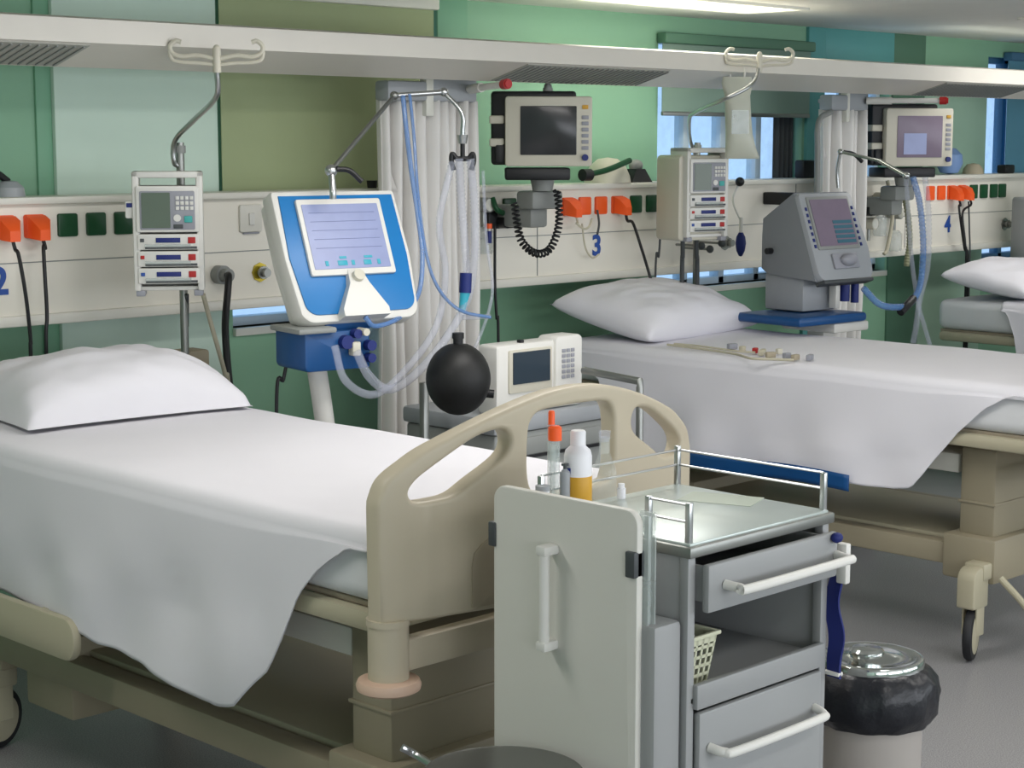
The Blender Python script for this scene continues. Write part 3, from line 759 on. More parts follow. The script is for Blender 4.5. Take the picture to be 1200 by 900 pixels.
obj('screen_traces', ui, mat('trace', (118, 128, 170), .4), sc_)
kn = MB(VF).loft([[(-.025, -.02, .150), (.025, -.02, .150), (.025, -.0, .150), (-.025, -.0, .150)], [(-.035, -.035, .10), (.035, -.035, .10), (.035, .0, .10), (-.035, .0, .10)], [(-.085, -.045, .012), (.08, -.045, .012), (.08, .02, .012), (-.085, .02, .012)], [(-.085, -.045, -.012), (.08, -.045, -.012), (.08, .02, -.012), (-.085, .02, -.012)]])
obj('knob_housing', kn, 'device_white', vt)
obj('rotary_knob', MB(VF).cyl((0, -.045, .125), (0, -.018, .122), .019, 24, .021), 'device_cream', vt)
# lower blue gas block and its stand
def vbox(px0, px1, py0, py1, y, dep, name, m, bev=.008, par=None, lab=None):
    a = ay(px0, py0, y); b = ay(px1, py1, y)
    return obj(name, MB().box(a.x, y, min(a.z, b.z), b.x, y+dep, max(a.z, b.z), bev), m, par or vt, lab)
lb = ay(357, 385, 4.34); rb = ay(456, 426, 4.34)
F = frame((lb.x, 4.34, rb.z), -10)
wl = .235
obj('gas_block', MB(F).prism(rr(0, 0, wl, .125, [.02, .008, .008, .008]), 0, .2, .008), 'deep_blue', vt, 'dark blue gas block')
obj('block_top', MB(F).box(-.03, -.02, .122, wl-.13, .18, .14, .006), 'grey_plastic', vt)
obj('neck', MB(F).box(.09, .03, .12, .26, .17, .20, .01), 'deep_blue', vt)
g = obj('gas_ports', MB(F).cyl((.14, -.025, .09), (.14, 0, .09), .022, 18).cyl((.175, -.03, .115), (.175, 0, .115), .015, 16).cyl((.225, -.03, .075), (.225, 0, .075), .017, 16).cyl((.225, -.03, .035), (.225, 0, .035), .015, 16), 'navy', vt)
obj('exhaust_valve', MB(F).box(.155, -.03, .045, .185, .002, .09, .005).cyl((.20, -.04, .12), (.20, .01, .12), .012, 14), 'device_cream', vt)
st = MB(); b0 = Vector((lb.x+.10, 4.44, rb.z)); 
st.tube([b0+Vector((.02, 0, .02)), b0+Vector((.05, 0, -.15)), b0+Vector((.09, .0, -.45)), b0+Vector((.10, 0, -.8)), (b0.x+.10, b0.y, .12)], .032, 16)
obj('stand_column', st, 'device_white', vt)
bx0, by0 = b0.x+.10, b0.y
bs = MB().box(bx0-.28, by0-.035, .075, bx0+.28, by0+.035, .12, .015).box(bx0-.035, by0-.28, .075, bx0+.035, by0+.28, .12, .015)
obj('stand_base', bs, 'device_white', vt)
for (dx, dy) in ((-.25, 0), (.25, 0), (0, -.25), (0, .25)):
    wmb = MB(Matrix.Translation((bx0+dx, by0+dy, .04)) @ Matrix.Rotation(PI/2, 4, 'X')); wmb.lathe([(0, -.012), (.036, -.012), (.04, -.006), (.04, .006), (.036, .012), (0, .012)], (0, 0, 0), 20)
    obj('castor', wmb, 'rubber', vt)
obj('foot_tray', MB().box(bx0+.05, by0+.02, .80, bx0+.36, by0+.16, .84, .01), 'grey_plastic', vt) if 0 else None
# hinged hose support arm
Y = 4.36
ja = ay(390, 222, 4.40); jb = ay(388, 200, 4.42); jc = ay(462, 112, 4.55); jd = ay(520, 108, 4.5); je = ay(541, 132, 4.45); jf = ay(542, 158, 4.45)
at = thing('hose_support_arm', ja, 'hinged steel hose support arm rising from the blue ventilator', 'support arm')
obj('lower_stem', MB().tube([ja+Vector((.0, 0, -.03)), ja, jb], .011, 12, 4).ball(jb, .02), 'steel', at)
obj('upper_rod', MB().cyl(jb, jc, .0075, 12).ball(jc, .015), 'steel_dull', at)
obj('cross_rod', MB().cyl(jc, jd, .009, 12).ball(jd, .016), 'steel', at)
obj('drop_rod', MB().tube([jd, je, jf], .008, 12, 5).cyl(jf, jf+Vector((0, 0, -.03)), .02, 16, .014), 'steel', at)
hx = jb; obj('lock_lever', MB().tube([hx+Vector((.012, -.012, .005)), hx+Vector((.05, -.03, .0)), hx+Vector((.085, -.05, -.035))], .009, 10), 'black', at)
ff = jf+Vector((0, 0, -.03)); mbh = MB(frame(ff, -40)); mbh.cyl((0, 0, 0), (0, 0, -.06), .008, 12)
for s in (-1, 1): mbh.tube([(0, 0, -.05), (s*.02, 0, -.05), (s*.035, 0, -.035), (s*.038, 0, -.06), (s*.03, 0, -.09)], .009, 10)
obj('hose_fork', mbh, 'black', at)
# breathing hoses
def hose(pts, r, m, label, cat='breathing hose', group=None, ribs=0, name='breathing_hose', seg=10):
    P = [ay(*p) for p in pts]; mb = MB()
    if name == 'power_cable' and P[-1].z < 1.3: P.append(Vector((P[-1].x, P[-1].y, .012)))
    if ribs:
        L = spline(P, 30); tot = sum((a-b).length for a, b in zip(L, L[1:])); n = int(tot/ribs)
        mb.tube(P, r, seg, 40, rad=lambda t: r*(1+.14*math.sin(t*n*2*PI)))
    else: mb.tube(P, r, seg, 10)
    return tag(obj(name, mb, m, angle=180), label, cat, group)
hose([(472, 112, 4.50), (476, 150, 4.48), (482, 200, 4.46), (490, 255, 4.42), (495, 300, 4.38), (490, 345, 4.34), (468, 372, 4.30), (440, 382, 4.28), (428, 372, 4.28)], .0085, 'tube_blue', 'pale blue hose from the arm top down to the blue ventilator')
hose([(480, 110, 4.52), (485, 160, 4.5), (490, 230, 4.46), (500, 300, 4.42), (515, 340, 4.40), (540, 364, 4.38), (575, 372, 4.36)], .006, 'tube_blue', 'thin blue tube crossing the curtain towards the catheter connector')
hose([(538, 186, 4.42), (541, 240, 4.42), (545, 290, 4.41), (547, 320, 4.41)], .014, 'tube_clear', 'left one of two clear ribbed hoses hanging from the fork', ribs=.012)
hose([(551, 186, 4.42), (556, 240, 4.42), (556, 300, 4.42), (548, 350, 4.40), (520, 400, 4.36), (485, 440, 4.30), (455, 456, 4.26), (432, 440, 4.25), (418, 412, 4.26)], .014, 'tube_clear', 'long clear ribbed hose looping below the blue ventilator', ribs=.012)
hose([(530, 190, 4.46), (515, 260, 4.44), (522, 320, 4.42), (512, 380, 4.38), (480, 428, 4.30), (440, 462, 4.26), (405, 446, 4.25), (392, 405, 4.27)], .012, 'tube_clear', 'outer clear ribbed hose looping below the blue gas block', ribs=.012)
hose([(566, 200, 4.5), (570, 280, 4.48), (577, 330, 4.46), (574, 360, 4.44), (562, 395, 4.4), (548, 425, 4.4)], .006, 'tube_clear', 'thin clear tube falling right of the blue connector')
t = thing('hose_connector', ay(545, 365, 4.40), 'dark and light blue hose connector hanging above the black ball', 'connector')
p0 = ay(546, 320, 4.40); p1 = ay(545, 343, 4.40); p2 = ay(541, 366, 4.40)
obj('dark_sleeve', MB().cyl(p0, p1, .021, 24), 'navy', t)
obj('light_tip', MB().cyl(p1, p2, .018, 24, .010), 'teal_ui', t)
obj('side_port', MB().cyl(ay(542, 372, 4.40), ay(574, 371, 4.38), .009, 16), 'tube_clear', t)
# black ball
bc = ay(537, 444, 4.10)
t = thing('breathing_bag', bc+Vector((0, 0, -.1)), 'large round black rubber breathing bag above the footboard', 'breathing bag')
R_ = .104
obj('bag', MB().lathe([(0, -R_*1.14)] + [(R_*math.cos(a), R_*1.12*math.sin(a)) for a in [(-88+8*k)*PI/180 for k in range(21)]] + [(.022, .112), (.0, .114)], bc, 48), 'black_rubber', t, angle=70)
obj('neck', MB().cyl(bc+Vector((0, 0, .10)), bc+Vector((0, 0, .146)), .016, 24).cyl(bc+Vector((0, 0, .13)), bc+Vector((0, 0, .148)), .019, 24), 'black', t)
obj('tail_port', MB().cyl(bc+Vector((.075, -.02, -.05)), bc+Vector((.11, -.05, -.055)), .014, 16), 'black', t)
# ------------------------------------------------------------------ monitor cart between the beds
y = 4.15; a = ay(582, 404, y); b = ay(681, 470, y)
ct = thing('equipment_cart', ((a.x+b.x)/2, y+.2, 0), 'grey cart behind the footboard holding a white device with a dark screen', 'equipment cart')
ct2 = thing('bedside_ventilator', ((a.x+b.x)/2, y+.15, b.z-.02), 'white device with dark screen and red key standing on the grey cart', 'ventilator')
zt_, zb_ = a.z-.005, a.z-.24
w_ = b.x-a.x
obj('case', MB().prism(rr(a.x, zb_, b.x, zt_, [.01, .01, .03, .012]), y, y+.09, .01), 'device_white', ct2)
obj('keypad_dome', MB().prism(rr(a.x+w_*.66, zb_+.03, b.x-.005, zt_+.012, .02), y-.012, y+.08, .01), 'device_white', ct2)
sb = obj('screen_bezel', MB().prism(rr(a.x+w_*.13, zb_+.07, a.x+w_*.63, zt_-.02, .006), y-.006, y+.003, .002), 'device_cream', ct2)
obj('screen', MB().prism(rr(a.x+w_*.17, zb_+.10, a.x+w_*.60, zt_-.028, .003), y-.009, y-.005, 0), mat('screen_slate', (44, 58, 70), .2), sb)
kp = MB()
for i in range(3):
    for j in range(6): kp.box(a.x+w_*.73+i*.022, y-.016, zt_-.045-j*.018, a.x+w_*.73+i*.022+.016, y-.010, zt_-.033-j*.018, .001)
obj('keys', kp, 'key_grey', ct2)
obj('red_key', MB().box(a.x+w_*.83, y-.017, zb_+.06, a.x+w_*.88, y-.010, zb_+.075, .002), 'red', ct2, 'red key')
obj('latch', MB().box(a.x+w_*.30, y+.01, zt_-.003, a.x+w_*.34, y+.03, zt_+.01, .002), 'black', ct2)
obj('front_ports', MB().box(a.x+w_*.16, y-.004, zb_+.02, a.x+w_*.34, y, zb_+.03, .001).box(a.x+w_*1.0-.002, y+.02, zb_+.04, b.x+.006, y+.07, zb_+.10, .002), 'key_dark', ct2)
cx0, cx1 = a.x-.03, b.x+.10
cb = MB().box(cx0, y-.02, .14, cx1, y+.42, zb_-.06, .012)
obj('cart_body', cb, 'grey_plastic', ct)
obj('cart_top', MB().box(cx0-.01, y-.03, zb_-.06, cx1+.01, y+.43, zb_-.003, .012), 'device_grey', ct)
for z in (zb_-.14, zb_-.36, zb_-.6):
    d_ = obj('cart_drawer', MB().box(cx0+.012, y-.03, z-.17 if z < zb_-.2 else z-.0, cx1-.012, y-.015, z+.06 if z > zb_-.2 else z+.04, .004), 'grey_plastic', ct)
    obj('drawer_gap', MB().box(cx0+.012, y-.031, (z-.012), cx1-.012, y-.028, z-.002, 0), 'black', d_)
for x in (cx0+.05, cx1-.05):
    for yy in (y+.05, y+.36):
        wmb = MB(Matrix.Translation((x, yy, .06)) @ Matrix.Rotation(PI/2, 4, 'X')); wmb.lathe([(0, -.015), (.05, -.015), (.06, -.008), (.06, .008), (.05, .015), (0, .015)], (0, 0, 0), 24)
        obj('castor', wmb, 'rubber', ct)
        obj('castor_fork', MB().box(x-.02, yy-.02, .06, x+.02, yy+.02, .145, .004), 'grey_plastic', ct)
h0 = ay(684, 434, y-.05); h1 = ay(750, 447, y-.35)
obj('push_handle', MB().tube([h0, h1+Vector((0, 0, 0)), (h1.x, h1.y, h1.z-.02), (h1.x, h1.y, .35), (h0.x, h0.y+.05, .32)], .013, 12, 1, smooth=False), 'steel_dull', ct)
g_ = ay(497, 460, 4.3); gt = thing('oxygen_stand', (g_.x, 4.3, 0), 'thin grey metal post standing left of the black breathing bag', 'post')
obj('upright', MB().box(g_.x-.012, 4.288, .03, g_.x+.012, 4.312, ay(497, 448, 4.3).z, .003), 'steel_dull', gt)
obj('foot', MB().box(g_.x-.12, 4.28, 0, g_.x+.12, 4.32, .03, .005), 'steel_dull', gt)
# ------------------------------------------------------------------ grey ventilator
G0 = ay(993, 328, 4.42); GF = frame(G0, -4, -20)
gv = thing('ventilator', (G0.x, G0.y+.2, 0), 'grey ventilator with angled screen standing right of the middle pillow', 'ventilator')
gw = .18; gh = .40
go = arc(-gw+.05, .05, .05, 190, 270, 4) + arc(gw-.03, .05, .05, 270, 350, 5) + [(gw+.03, .14), (gw+.0, gh-.012), (gw-.012, gh), (-gw+.012, gh), (-gw, gh-.012)]
obj('front_shell', MB(GF).prism(go, 0, .05, .012), 'device_grey', gv)
G2 = frame(G0, -4)
body = [[(-gw+.0, .03, .0), (gw, .03, .0), (gw, .16, .375), (-gw, .16, .375)], [(-gw-.0, .30, .02), (gw, .30, .02), (gw, .33, .26), (-gw, .33, .26)], [(-gw+.03, .36, .04), (gw-.03, .36, .04), (gw-.03, .36, .18), (-gw+.03, .36, .18)]]
obj('rear_body', MB(G2).loft(body), mat('vent_grey', (134, 138, 142), .45), gv)
z_ = obj('screen_bezel', MB(GF).prism(rr(-.142, .14, .142, gh-.02, .008), -.006, .004, .002), 'grey_plastic', gv)
s_g = obj('screen', MB(GF).prism(rr(-.128, .155, .128, gh-.035, .003), -.009, -.004, 0), 'screen_mauve', z_)
ui = MB(GF)
for k in range(5): ui.box(-.01, -.0105, .165+k*.022, .118, -.0085, .180+k*.022, 0)
obj('screen_rows', ui, mat('ui_dark_teal', (50, 96, 112), .4, emit=.15), s_g)
for k in range(7):
    for x in (-.162, .150): obj('side_key', MB(GF).box(x, -.004, .15+k*.028, x+.012, .002, .165+k*.028, .001), 'navy', gv)
obj('front_knob', MB(GF).ball((.02, -.02, .085), .05, .03, .028).box(-.07, -.012, .05, .10, 0, .12, .01), 'key_grey', gv)
obj('lower_lip', MB(GF).box(-gw+.02, -.004, -.012, gw, .05, .006, .006), 'key_dark', gv)
obj('side_valve', MB(G2).cyl((-gw-.03, .28, .12), (-gw+.01, .28, .12), .014, 14), 'black', gv)
obj('lower_cabinet', MB(G2).box(-gw+.03, .12, -.14, gw-.10, .34, .02, .01), 'device_grey', gv)
obj('gas_ports', MB(G2).cyl((.06, .06, -.01), (.06, .06, -.10), .022, 16).cyl((.13, .06, -.01), (.13, .06, -.11), .018, 16), 'navy', gv)
obj('white_port', MB(G2).box(.0, .06, -.13, .03, .10, -.01, .004), 'device_white', gv)
obj('blue_tray', MB(G2).prism(rr(-.34, -.185, .12, -.145, .018), -.02, .34, .01), 'deep_blue', gv, 'dark blue tray')
obj('tray_box', MB(G2).box(-.08, .0, -.23, .16, .3, -.186, .01), 'device_white', gv)
obj('column', MB(G2).box(.02, .14, -1.0, .10, .24, -.18, .015), 'device_white', gv)
obj('base', MB(G2).box(-.25, .0, -G0.z+.07, .3, .42, -G0.z+.14, .02), 'device_grey', gv)
for dx in (-.2, .25):
    for dy in (.05, .37):
        c = G2 @ Vector((dx, dy, 0)); wmb = MB(Matrix.Translation((c.x, c.y, .04)) @ Matrix.Rotation(PI/2, 4, 'X')); wmb.lathe([(0, -.012), (.036, -.012), (.04, -.006), (.04, .006), (.036, .012), (0, .012)], (0, 0, 0), 20)
        obj('castor', wmb, 'rubber', gv)
# second support arm with hoses
Y = 4.6
sa = ay(985, 178, 4.7); sb_ = ay(1062, 206, 4.35); sc2 = ay(982, 220, 4.72)
at = thing('hose_support_arm', sc2, 'thin steel support arm reaching right from the grey ventilator', 'support arm')
obj('upright_rod', MB().tube([sc2, ay(981, 200, 4.72), sa], .008, 12).ball(sa, .014), 'steel', at)
obj('long_rod', MB().cyl(sa, ay(1030, 188, 4.5), .007, 12).cyl(ay(1030, 188, 4.5), sb_, .009, 12).ball(sb_, .016), 'polished', at)
obj('lock_lever', MB().tube([sa+Vector((.01, -.01, .0)), sa+Vector((.06, -.03, -.01)), sa+Vector((.10, -.05, -.045))], .009, 10), 'black', at)
hose([(1070, 208, 4.35), (1078, 240, 4.35), (1082, 290, 4.34), (1078, 335, 4.32), (1066, 356, 4.28), (1050, 360, 4.26), (1030, 356, 4.26), (1012, 338, 4.28)], .014, 'tube_blue', 'blue tinted hose from the support arm down to the grey ventilator', ribs=.013)
hose([(1084, 208, 4.35), (1088, 250, 4.35), (1087, 310, 4.36), (1078, 350, 4.36), (1074, 380, 4.36), (1070, 402, 4.36)], .013, 'tube_clear', 'clear ribbed hose hanging down beside the farthest bed', ribs=.013)
hose([(1062, 210, 4.4), (1068, 300, 4.4), (1076, 355, 4.4), (1084, 385, 4.38), (1090, 405, 4.36)], .010, 'tube_clear', 'thin clear hose hanging left of the farthest pillow')
t = thing('hose_joint', ay(1061, 364, 4.27), 'black elbow joint on the hoses right of the grey ventilator', 'connector')
obj('elbow', MB().tube([ay(1055, 366, 4.26), ay(1063, 358, 4.26), ay(1070, 350, 4.28)], .018, 14), 'black', t)
# suction and gas fittings hung on the trunking between bays (behind the support arm)
def regulator(px, py, lab, m='device_cream', bottle=None):
    p = ay(px, py, YT-.05); t = thing('suction_regulator', p+Vector((0, 0, -.05)), lab, 'regulator', 'regulators on the trunking')
    obj('gauge', MB(frame(p, 0)).cyl((0, -.03, 0), (0, .03, 0), .030, 20), m, t)
    obj('gauge_face', MB(frame(p, 0)).cyl((0, -.032, 0), (0, -.029, 0), .025, 20), 'white_paint', t)
    obj('stem', MB(frame(p, 0)).cyl((0, .01, -.02), (0, .01, -.09), .009, 12).cyl((0, .005, 0), (0, .048, 0), .014, 12), 'steel_dull', t)
    if bottle: obj('jar', MB(frame(p, 0)).lathe([(0, -.20), (.032, -.20), (.036, -.19), (.036, -.11), (.03, -.10), (.018, -.09), (0, -.09)], (0, .0, 0), 24), bottle, t)
regulator(1032, 232, 'cream suction regulator left of the olive hoses behind the grey ventilator', bottle='clear_plastic')
regulator(1050, 250, 'cream suction regulator with jar beneath the second monitor', 'steel_dull', 'clear_plastic')
regulator(1020, 262, 'cream regulator just right of the grey ventilator screen', 'device_cream', None)
hose([(1053, 214, 5.20), (1062, 240, 5.18), (1066, 280, 5.18), (1062, 312, 5.18)], .016, mat('olive_hose', (140, 142, 112), .5), 'olive corrugated hose hanging beneath the second monitor', ribs=.016, name='suction_hose', cat='hose')
hose([(1040, 212, 5.20), (1046, 250, 5.2), (1040, 290, 5.2), (1036, 298, 5.2)], .010, 'lead', 'beige tube hanging left of the olive hose', name='suction_hose', cat='hose')
# fittings at the edge of the first curtain
regulator(568, 240, 'suction regulator at the right edge of the first curtain', 'grey_plastic', 'clear_plastic')
hose([(577, 232, 5.22), (582, 245, 5.2), (590, 250, 5.22)], .012, 'green_socket', 'short green hose beside the dark screened monitor', name='gas_hose', cat='hose')
hose([(580, 262, 5.2), (580, 330, 5.2), (582, 372, 5.2), (584, 398, 5.2)], .006, 'black', 'black cable running down at the right edge of the first curtain', name='power_cable', cat='cable')
def box_px(px0, py0, px1, py1, y, dep, m, name, label, cat, bev=.006):
    a = ay(px0, py0, y); b = ay(px1, py1, y)
    return tag(obj(name, MB().box(a.x, y, min(a.z, b.z), b.x, y+dep, max(a.z, b.z), bev), m), label, cat)
t = thing('cable_clip', ay(571, 262, 5.18), 'orange and blue clip beside the first curtain', 'clip')
p_ = ay(573, 262, 5.2); obj('orange_end', MB().cyl(p_, p_+Vector((0, 0, -.02)), .013, 14), 'orange', t); obj('blue_end', MB().cyl(p_+Vector((0, 0, -.03)), p_+Vector((0, 0, -.08)), .011, 14), 'navy', t); obj('link', MB().cyl(p_+Vector((0, 0, -.01)), p_+Vector((0, 0, -.04)), .007, 14), 'device_white', t)
# blue suction bulb and its gauge, hanging below the second pump stack
t = thing('pressure_bulb', ay(868, 300, 5.12), 'dark blue rubber bulb hanging right of the second pump stack', 'rubber bulb')
p_ = ay(868, 285, 5.12)
obj('bulb', MB().lathe([(0, -.062), (.008, -.06), (.020, -.035), (.025, 0), (.021, .03), (.01, .05), (0, .052)], p_, 24), 'navy', t, angle=80)
obj('stem', MB().cyl(p_+Vector((0, 0, .05)), p_+Vector((0, 0, .12)), .009, 12).tube([p_+Vector((0, 0, .1)), p_+Vector((.0, .05, .2)), ay(867, 214, 5.26)], .005, 8), 'device_white', t)
pb = ay(867, 213, 5.22); obj('wall_knob', MB().ball(pb, .022, .022, .022), 'black', t)
for k, (px, py) in enumerate(((822, 288), (832, 292), (846, 285))):
    p = ay(px, py, 5.15); t = thing('tube_clamp', p, ('dark tube clamp leftmost under the second pump stack', 'dark tube clamp in the middle under the second pump stack', 'round dark tube clamp right under the second pump stack')[k], 'clamp')
    obj('clamp_body', MB().ball(p, .018 if k == 2 else .012, .02, .018), 'key_dark', t); obj('clamp_stem', MB().cyl(p, p+Vector((0, .15, .0)), .006, 8), 'steel_dull', t)
# plugs and cables
def plug(x, z, label, pts, m='orange', r=.0065, cm='black', floor=True):
    t = thing('power_plug', (x, YT-.03, z), label, 'power plug', 'power plugs in the trunking')
    body = [[(x-.036, YT-.016, z-.036), (x+.036, YT-.016, z-.036), (x+.036, YT-.016, z+.036), (x-.036, YT-.016, z+.036)], [(x-.034, YT-.05, z-.040), (x+.034, YT-.05, z-.040), (x+.034, YT-.05, z+.022), (x-.034, YT-.05, z+.022)], [(x-.018, YT-.075, z-.045), (x+.018, YT-.075, z-.045), (x+.018, YT-.075, z-.01), (x-.018, YT-.075, z-.01)]]
    obj('plug_body', MB().loft(body), m, t)
    P = [Vector((x, YT-.055, z-.036)), Vector((x+.005, YT-.062, z-.07))] + [ay(*p) for p in pts]
    if floor: P.append(Vector((P[-1].x+.01, P[-1].y, .012)))
    obj('cable', MB().tube(P, r, 8, 10), cm, t)
b0, b1, b2 = B
plug(b0-.11, 1.525, 'leftmost orange plug, at the picture edge, with a black cable', [(22, 300, 5.22), (30, 345, 5.20), (36, 400, 5.2), (37, 440, 5.2)])
plug(b0, 1.525, 'orange plug with a straight cable left of the three green sockets', [(51, 290, 5.22), (53, 330, 5.2), (55, 370, 5.2), (55, 440, 5.2)])
plug(b1, 1.525, 'orange plug with a slanting black cable right of the blue number 3', [(742, 262, 5.2), (752, 292, 5.15), (762, 325, 5.1), (772, 360, 5.1)])
plug(b1-.325, 1.525, 'orange plug with a thin beige lead beside the coiled cable', [(676, 262, 5.2), (684, 268, 5.2), (690, 266, 5.22), (694, 256, 5.22)], cm='lead', r=.005, floor=False)
plug(b2, 1.525, 'orange plug with a dark cable above the farthest bed', [(1128, 250, 5.22), (1131, 285, 5.2), (1132, 320, 5.2)])
plug(b2-.11, 1.525, 'orange plug just left of the far plug with the dark cable', [(1124, 245, 5.23), (1130, 290, 5.22), (1134, 318, 5.22)])
for (pts, lab) in (([(775, 236, 5.26), (774, 270, 5.25), (772, 300, 5.25), (768, 326, 5.25)], 'thin dark cable running down right of the slanting plug cable'),
                   ([(700, 246, 5.27), (702, 262, 5.26), (700, 275, 5.26)], 'thin dark lead above the blue number 3'),
                   ([(1135, 236, 5.26), (1136, 270, 5.25), (1136, 322, 5.25)], 'dark cable below the far green sockets')):
    hose(pts, .005, 'key_dark', lab, 'cable', name='power_cable', seg=8)
hose([(682, 262, 5.26), (686, 290, 5.25), (694, 302, 5.25), (702, 298, 5.25)], .004, 'lead', 'thin beige lead looping left of the blue number 3', 'cable', name='monitor_lead', seg=8)
# big black plug with a thick hose
t = thing('power_plug', ay(262, 322, YT-.02), 'round black plug with a thick black cable right of the first pump stack', 'power plug')
p_ = ay(259, 322, YT-.02)
obj('plug_body', MB().cyl(p_+Vector((0, .018, 0)), p_+Vector((0, -.02, 0)), .034, 24).cyl(p_+Vector((.0, -.02, 0)), p_+Vector((.0, -.05, 0)), .024, 20), 'grey_plastic', t)
obj('cable', MB().tube([p_+Vector((0, -.04, 0)), ay(268, 324, 5.2), ay(267, 340, 5.18), ay(264, 380, 5.15), ay(266, 420, 5.12), ay(270, 462, 5.1), ay(271, 480, 5.1), Vector((ay(271, 480, 5.1).x, 5.1, .014))], .013, 12, 10), 'black', t)
hose([(238, 345, 4.95), (246, 375, 4.98), (256, 410, 5.0), (264, 440, 5.05), (268, 470, 5.1)], .008, 'lead', 'beige cable slanting down from the first pump stack', 'cable', name='power_cable')
hose([(219, 345, 5.0), (219, 380, 5.05), (219, 420, 5.1)], .007, 'key_dark', 'dark cable hanging straight down behind the first pump stack', 'cable', name='power_cable')
hose([(336, 425, 4.5), (332, 445, 4.5), (324, 480, 4.5)], .006, 'black', 'thin black cable hanging left of the blue gas block', 'cable', name='power_cable')
for k, (u0, u1) in enumerate(((800, 799), (816, 817))):
    hose([(u0, 280, 5.0), (u0, 300, 5.02), (u1, 335, 5.05)], .010, 'key_dark', ('dark cable leftmost below the second pump stack', 'dark cable beside the pole below the second pump stack')[k], 'cable', name='power_cable')
box_px(219, 412, 247, 448, 5.1, .1, 'tissue', 'tissue_box', 'beige paper box behind the first pillow beside the pole', 'box', .01)
# things lying on the trunking ledge
p_ = ay(712, 208, 5.36); p_.z = 1.622
t = thing('resuscitator_mask', p_, 'pale domed mask with a green strap on the trunking ledge', 'mask')
obj('dome', MB().lathe([(.105, 0), (.10, .03), (.08, .075), (.045, .105), (0, .112)], p_, 32), 'device_cream', t)
a_ = ay(686, 205, 5.25); b_ = ay(738, 188, 5.25)
obj('strap', MB().tube([a_, ay(712, 199, 5.23), b_], .013, 10), 'green_socket', t, 'dark green strap')
obj('rim', MB().cyl(a_+Vector((-.02, 0, 0)), a_+Vector((.03, 0, .0)), .026, 18), 'black', t)
p_ = ay(745, 209, 5.32); p_.z = 1.622
t = thing('camera_clamp', p_, 'black clamp with a grey head on the ledge right of the mask', 'clamp')
obj('clamp_base', MB().loft([[(p_.x-.07, p_.y-.04, p_.z), (p_.x+.07, p_.y-.04, p_.z), (p_.x+.07, p_.y+.04, p_.z), (p_.x-.07, p_.y+.04, p_.z)], [(p_.x-.03, p_.y-.03, p_.z+.06), (p_.x+.03, p_.y-.03, p_.z+.06), (p_.x+.03, p_.y+.03, p_.z+.06), (p_.x-.03, p_.y+.03, p_.z+.06)]]), 'black', t)
obj('clamp_head', MB().ball((p_.x, p_.y, p_.z+.075), .035, .03, .028), 'grey_plastic', t)
p_ = ay(10, 224, 5.36); p_.z = 1.622
t = thing('medical_lamp', p_, 'grey lamp head lying on the ledge at the left picture edge', 'lamp')
obj('lamp_head', MB().lathe([(.055, 0), (.05, .03), (.03, .05), (0, .055)], p_, 24), 'device_grey', t)
obj('lamp_arm', MB().tube([p_+Vector((0, 0, .05)), p_+Vector((-.05, 0, .08)), p_+Vector((-.1, 0, .06))], .012, 10), 'black', t)
p_ = ay(436, 214, 5.36); p_.z = 1.622
t = thing('rubber_stopper', p_, 'small black knob on the ledge left of the first curtain', 'knob')
obj('knob', MB().cyl(p_, p_+Vector((0, 0, .03)), .018, 16, .022), 'black', t)
p_ = ay(1140, 206, 5.36); p_.z = 1.622
t = thing('resuscitator_mask', p_, 'small pale mask on the ledge right of the second monitor', 'mask')
obj('dome', MB().lathe([(.06, 0), (.055, .03), (.035, .055), (0, .062)], p_, 24), 'tissue', t)
p_ = ay(1112, 205, 5.36); p_.z = 1.622
t = thing('blue_balloon', p_, 'pale blue rubber balloon behind the second monitor', 'balloon')
obj('balloon', MB().lathe([(0, 0), (.05, .01), (.075, .06), (.07, .11), (.035, .145), (0, .15)], p_, 28), mat('pale_blue', (120, 150, 196), .4), t)
for (px, lab) in ((943, 'black box on the ledge left of the grey ventilator column'), (1178, 'black knob on the ledge near the right picture edge')):
    p_ = ay(px, 206 if px > 1000 else 208, 5.34); p_.z = 1.622
    t = thing('ledge_box', p_, lab, 'box')
    obj('box', MB().box(p_.x-.05, p_.y-.03, p_.z, p_.x+.06, p_.y+.03, p_.z+(.09 if px < 1000 else .05), .01), 'black', t)
# electrode leads lying on the middle bed
zt = .984
def onbed(u, v, dz=.008): return az(u, v, zt+dz)
t = thing('electrode_cable', onbed(890, 412), 'beige electrode cable with clips lying on the middle bed', 'cable')
obj('cable', MB().tube([onbed(u, v) for u, v in ((782, 404), (800, 406), (830, 410), (862, 415), (880, 420), (905, 421), (930, 422))], .005, 8, 10), 'lead', t)
obj('second_strand', MB().tube([onbed(u, v) for u, v in ((790, 403), (815, 405), (845, 409), (868, 412), (885, 413))], .004, 8, 10), 'lead', t)
for (u, v, m_, w) in ((858, 406, 'key_grey', .022), (870, 409, 'lead', .012), (885, 411, 'red', .012), (893, 413, 'lead', .03), (903, 416, 'tissue', .02), (913, 412, 'device_cream', .012), (922, 417, 'key_grey', .016), (932, 419, 'tissue', .018), (949, 419, 'key_grey', .022)):
    p = onbed(u, v, .012); obj('lead_clip', MB(frame(p, -30+u % 60)).box(-w, -.01, -.01, w, .01, .012, .004), m_, t)

q0 = ay(958, 208, 5.0); q0.z = 1.4
t = thing('bent_pole', q0, 'bent grey pole curving over to the curtain behind the grey ventilator', 'pole')
obj('tube', MB().tube([q0, ay(958, 180, 5.0), ay(958, 152, 5.0), ay(962, 138, 5.02), ay(974, 131, 5.04)], .014, 14, 10), 'grey_plastic', t)
obj('pole_clamp', MB().box(q0.x-.03, q0.y-.02, 1.50, q0.x+.03, YT-.002, 1.56, .006), 'black', t)
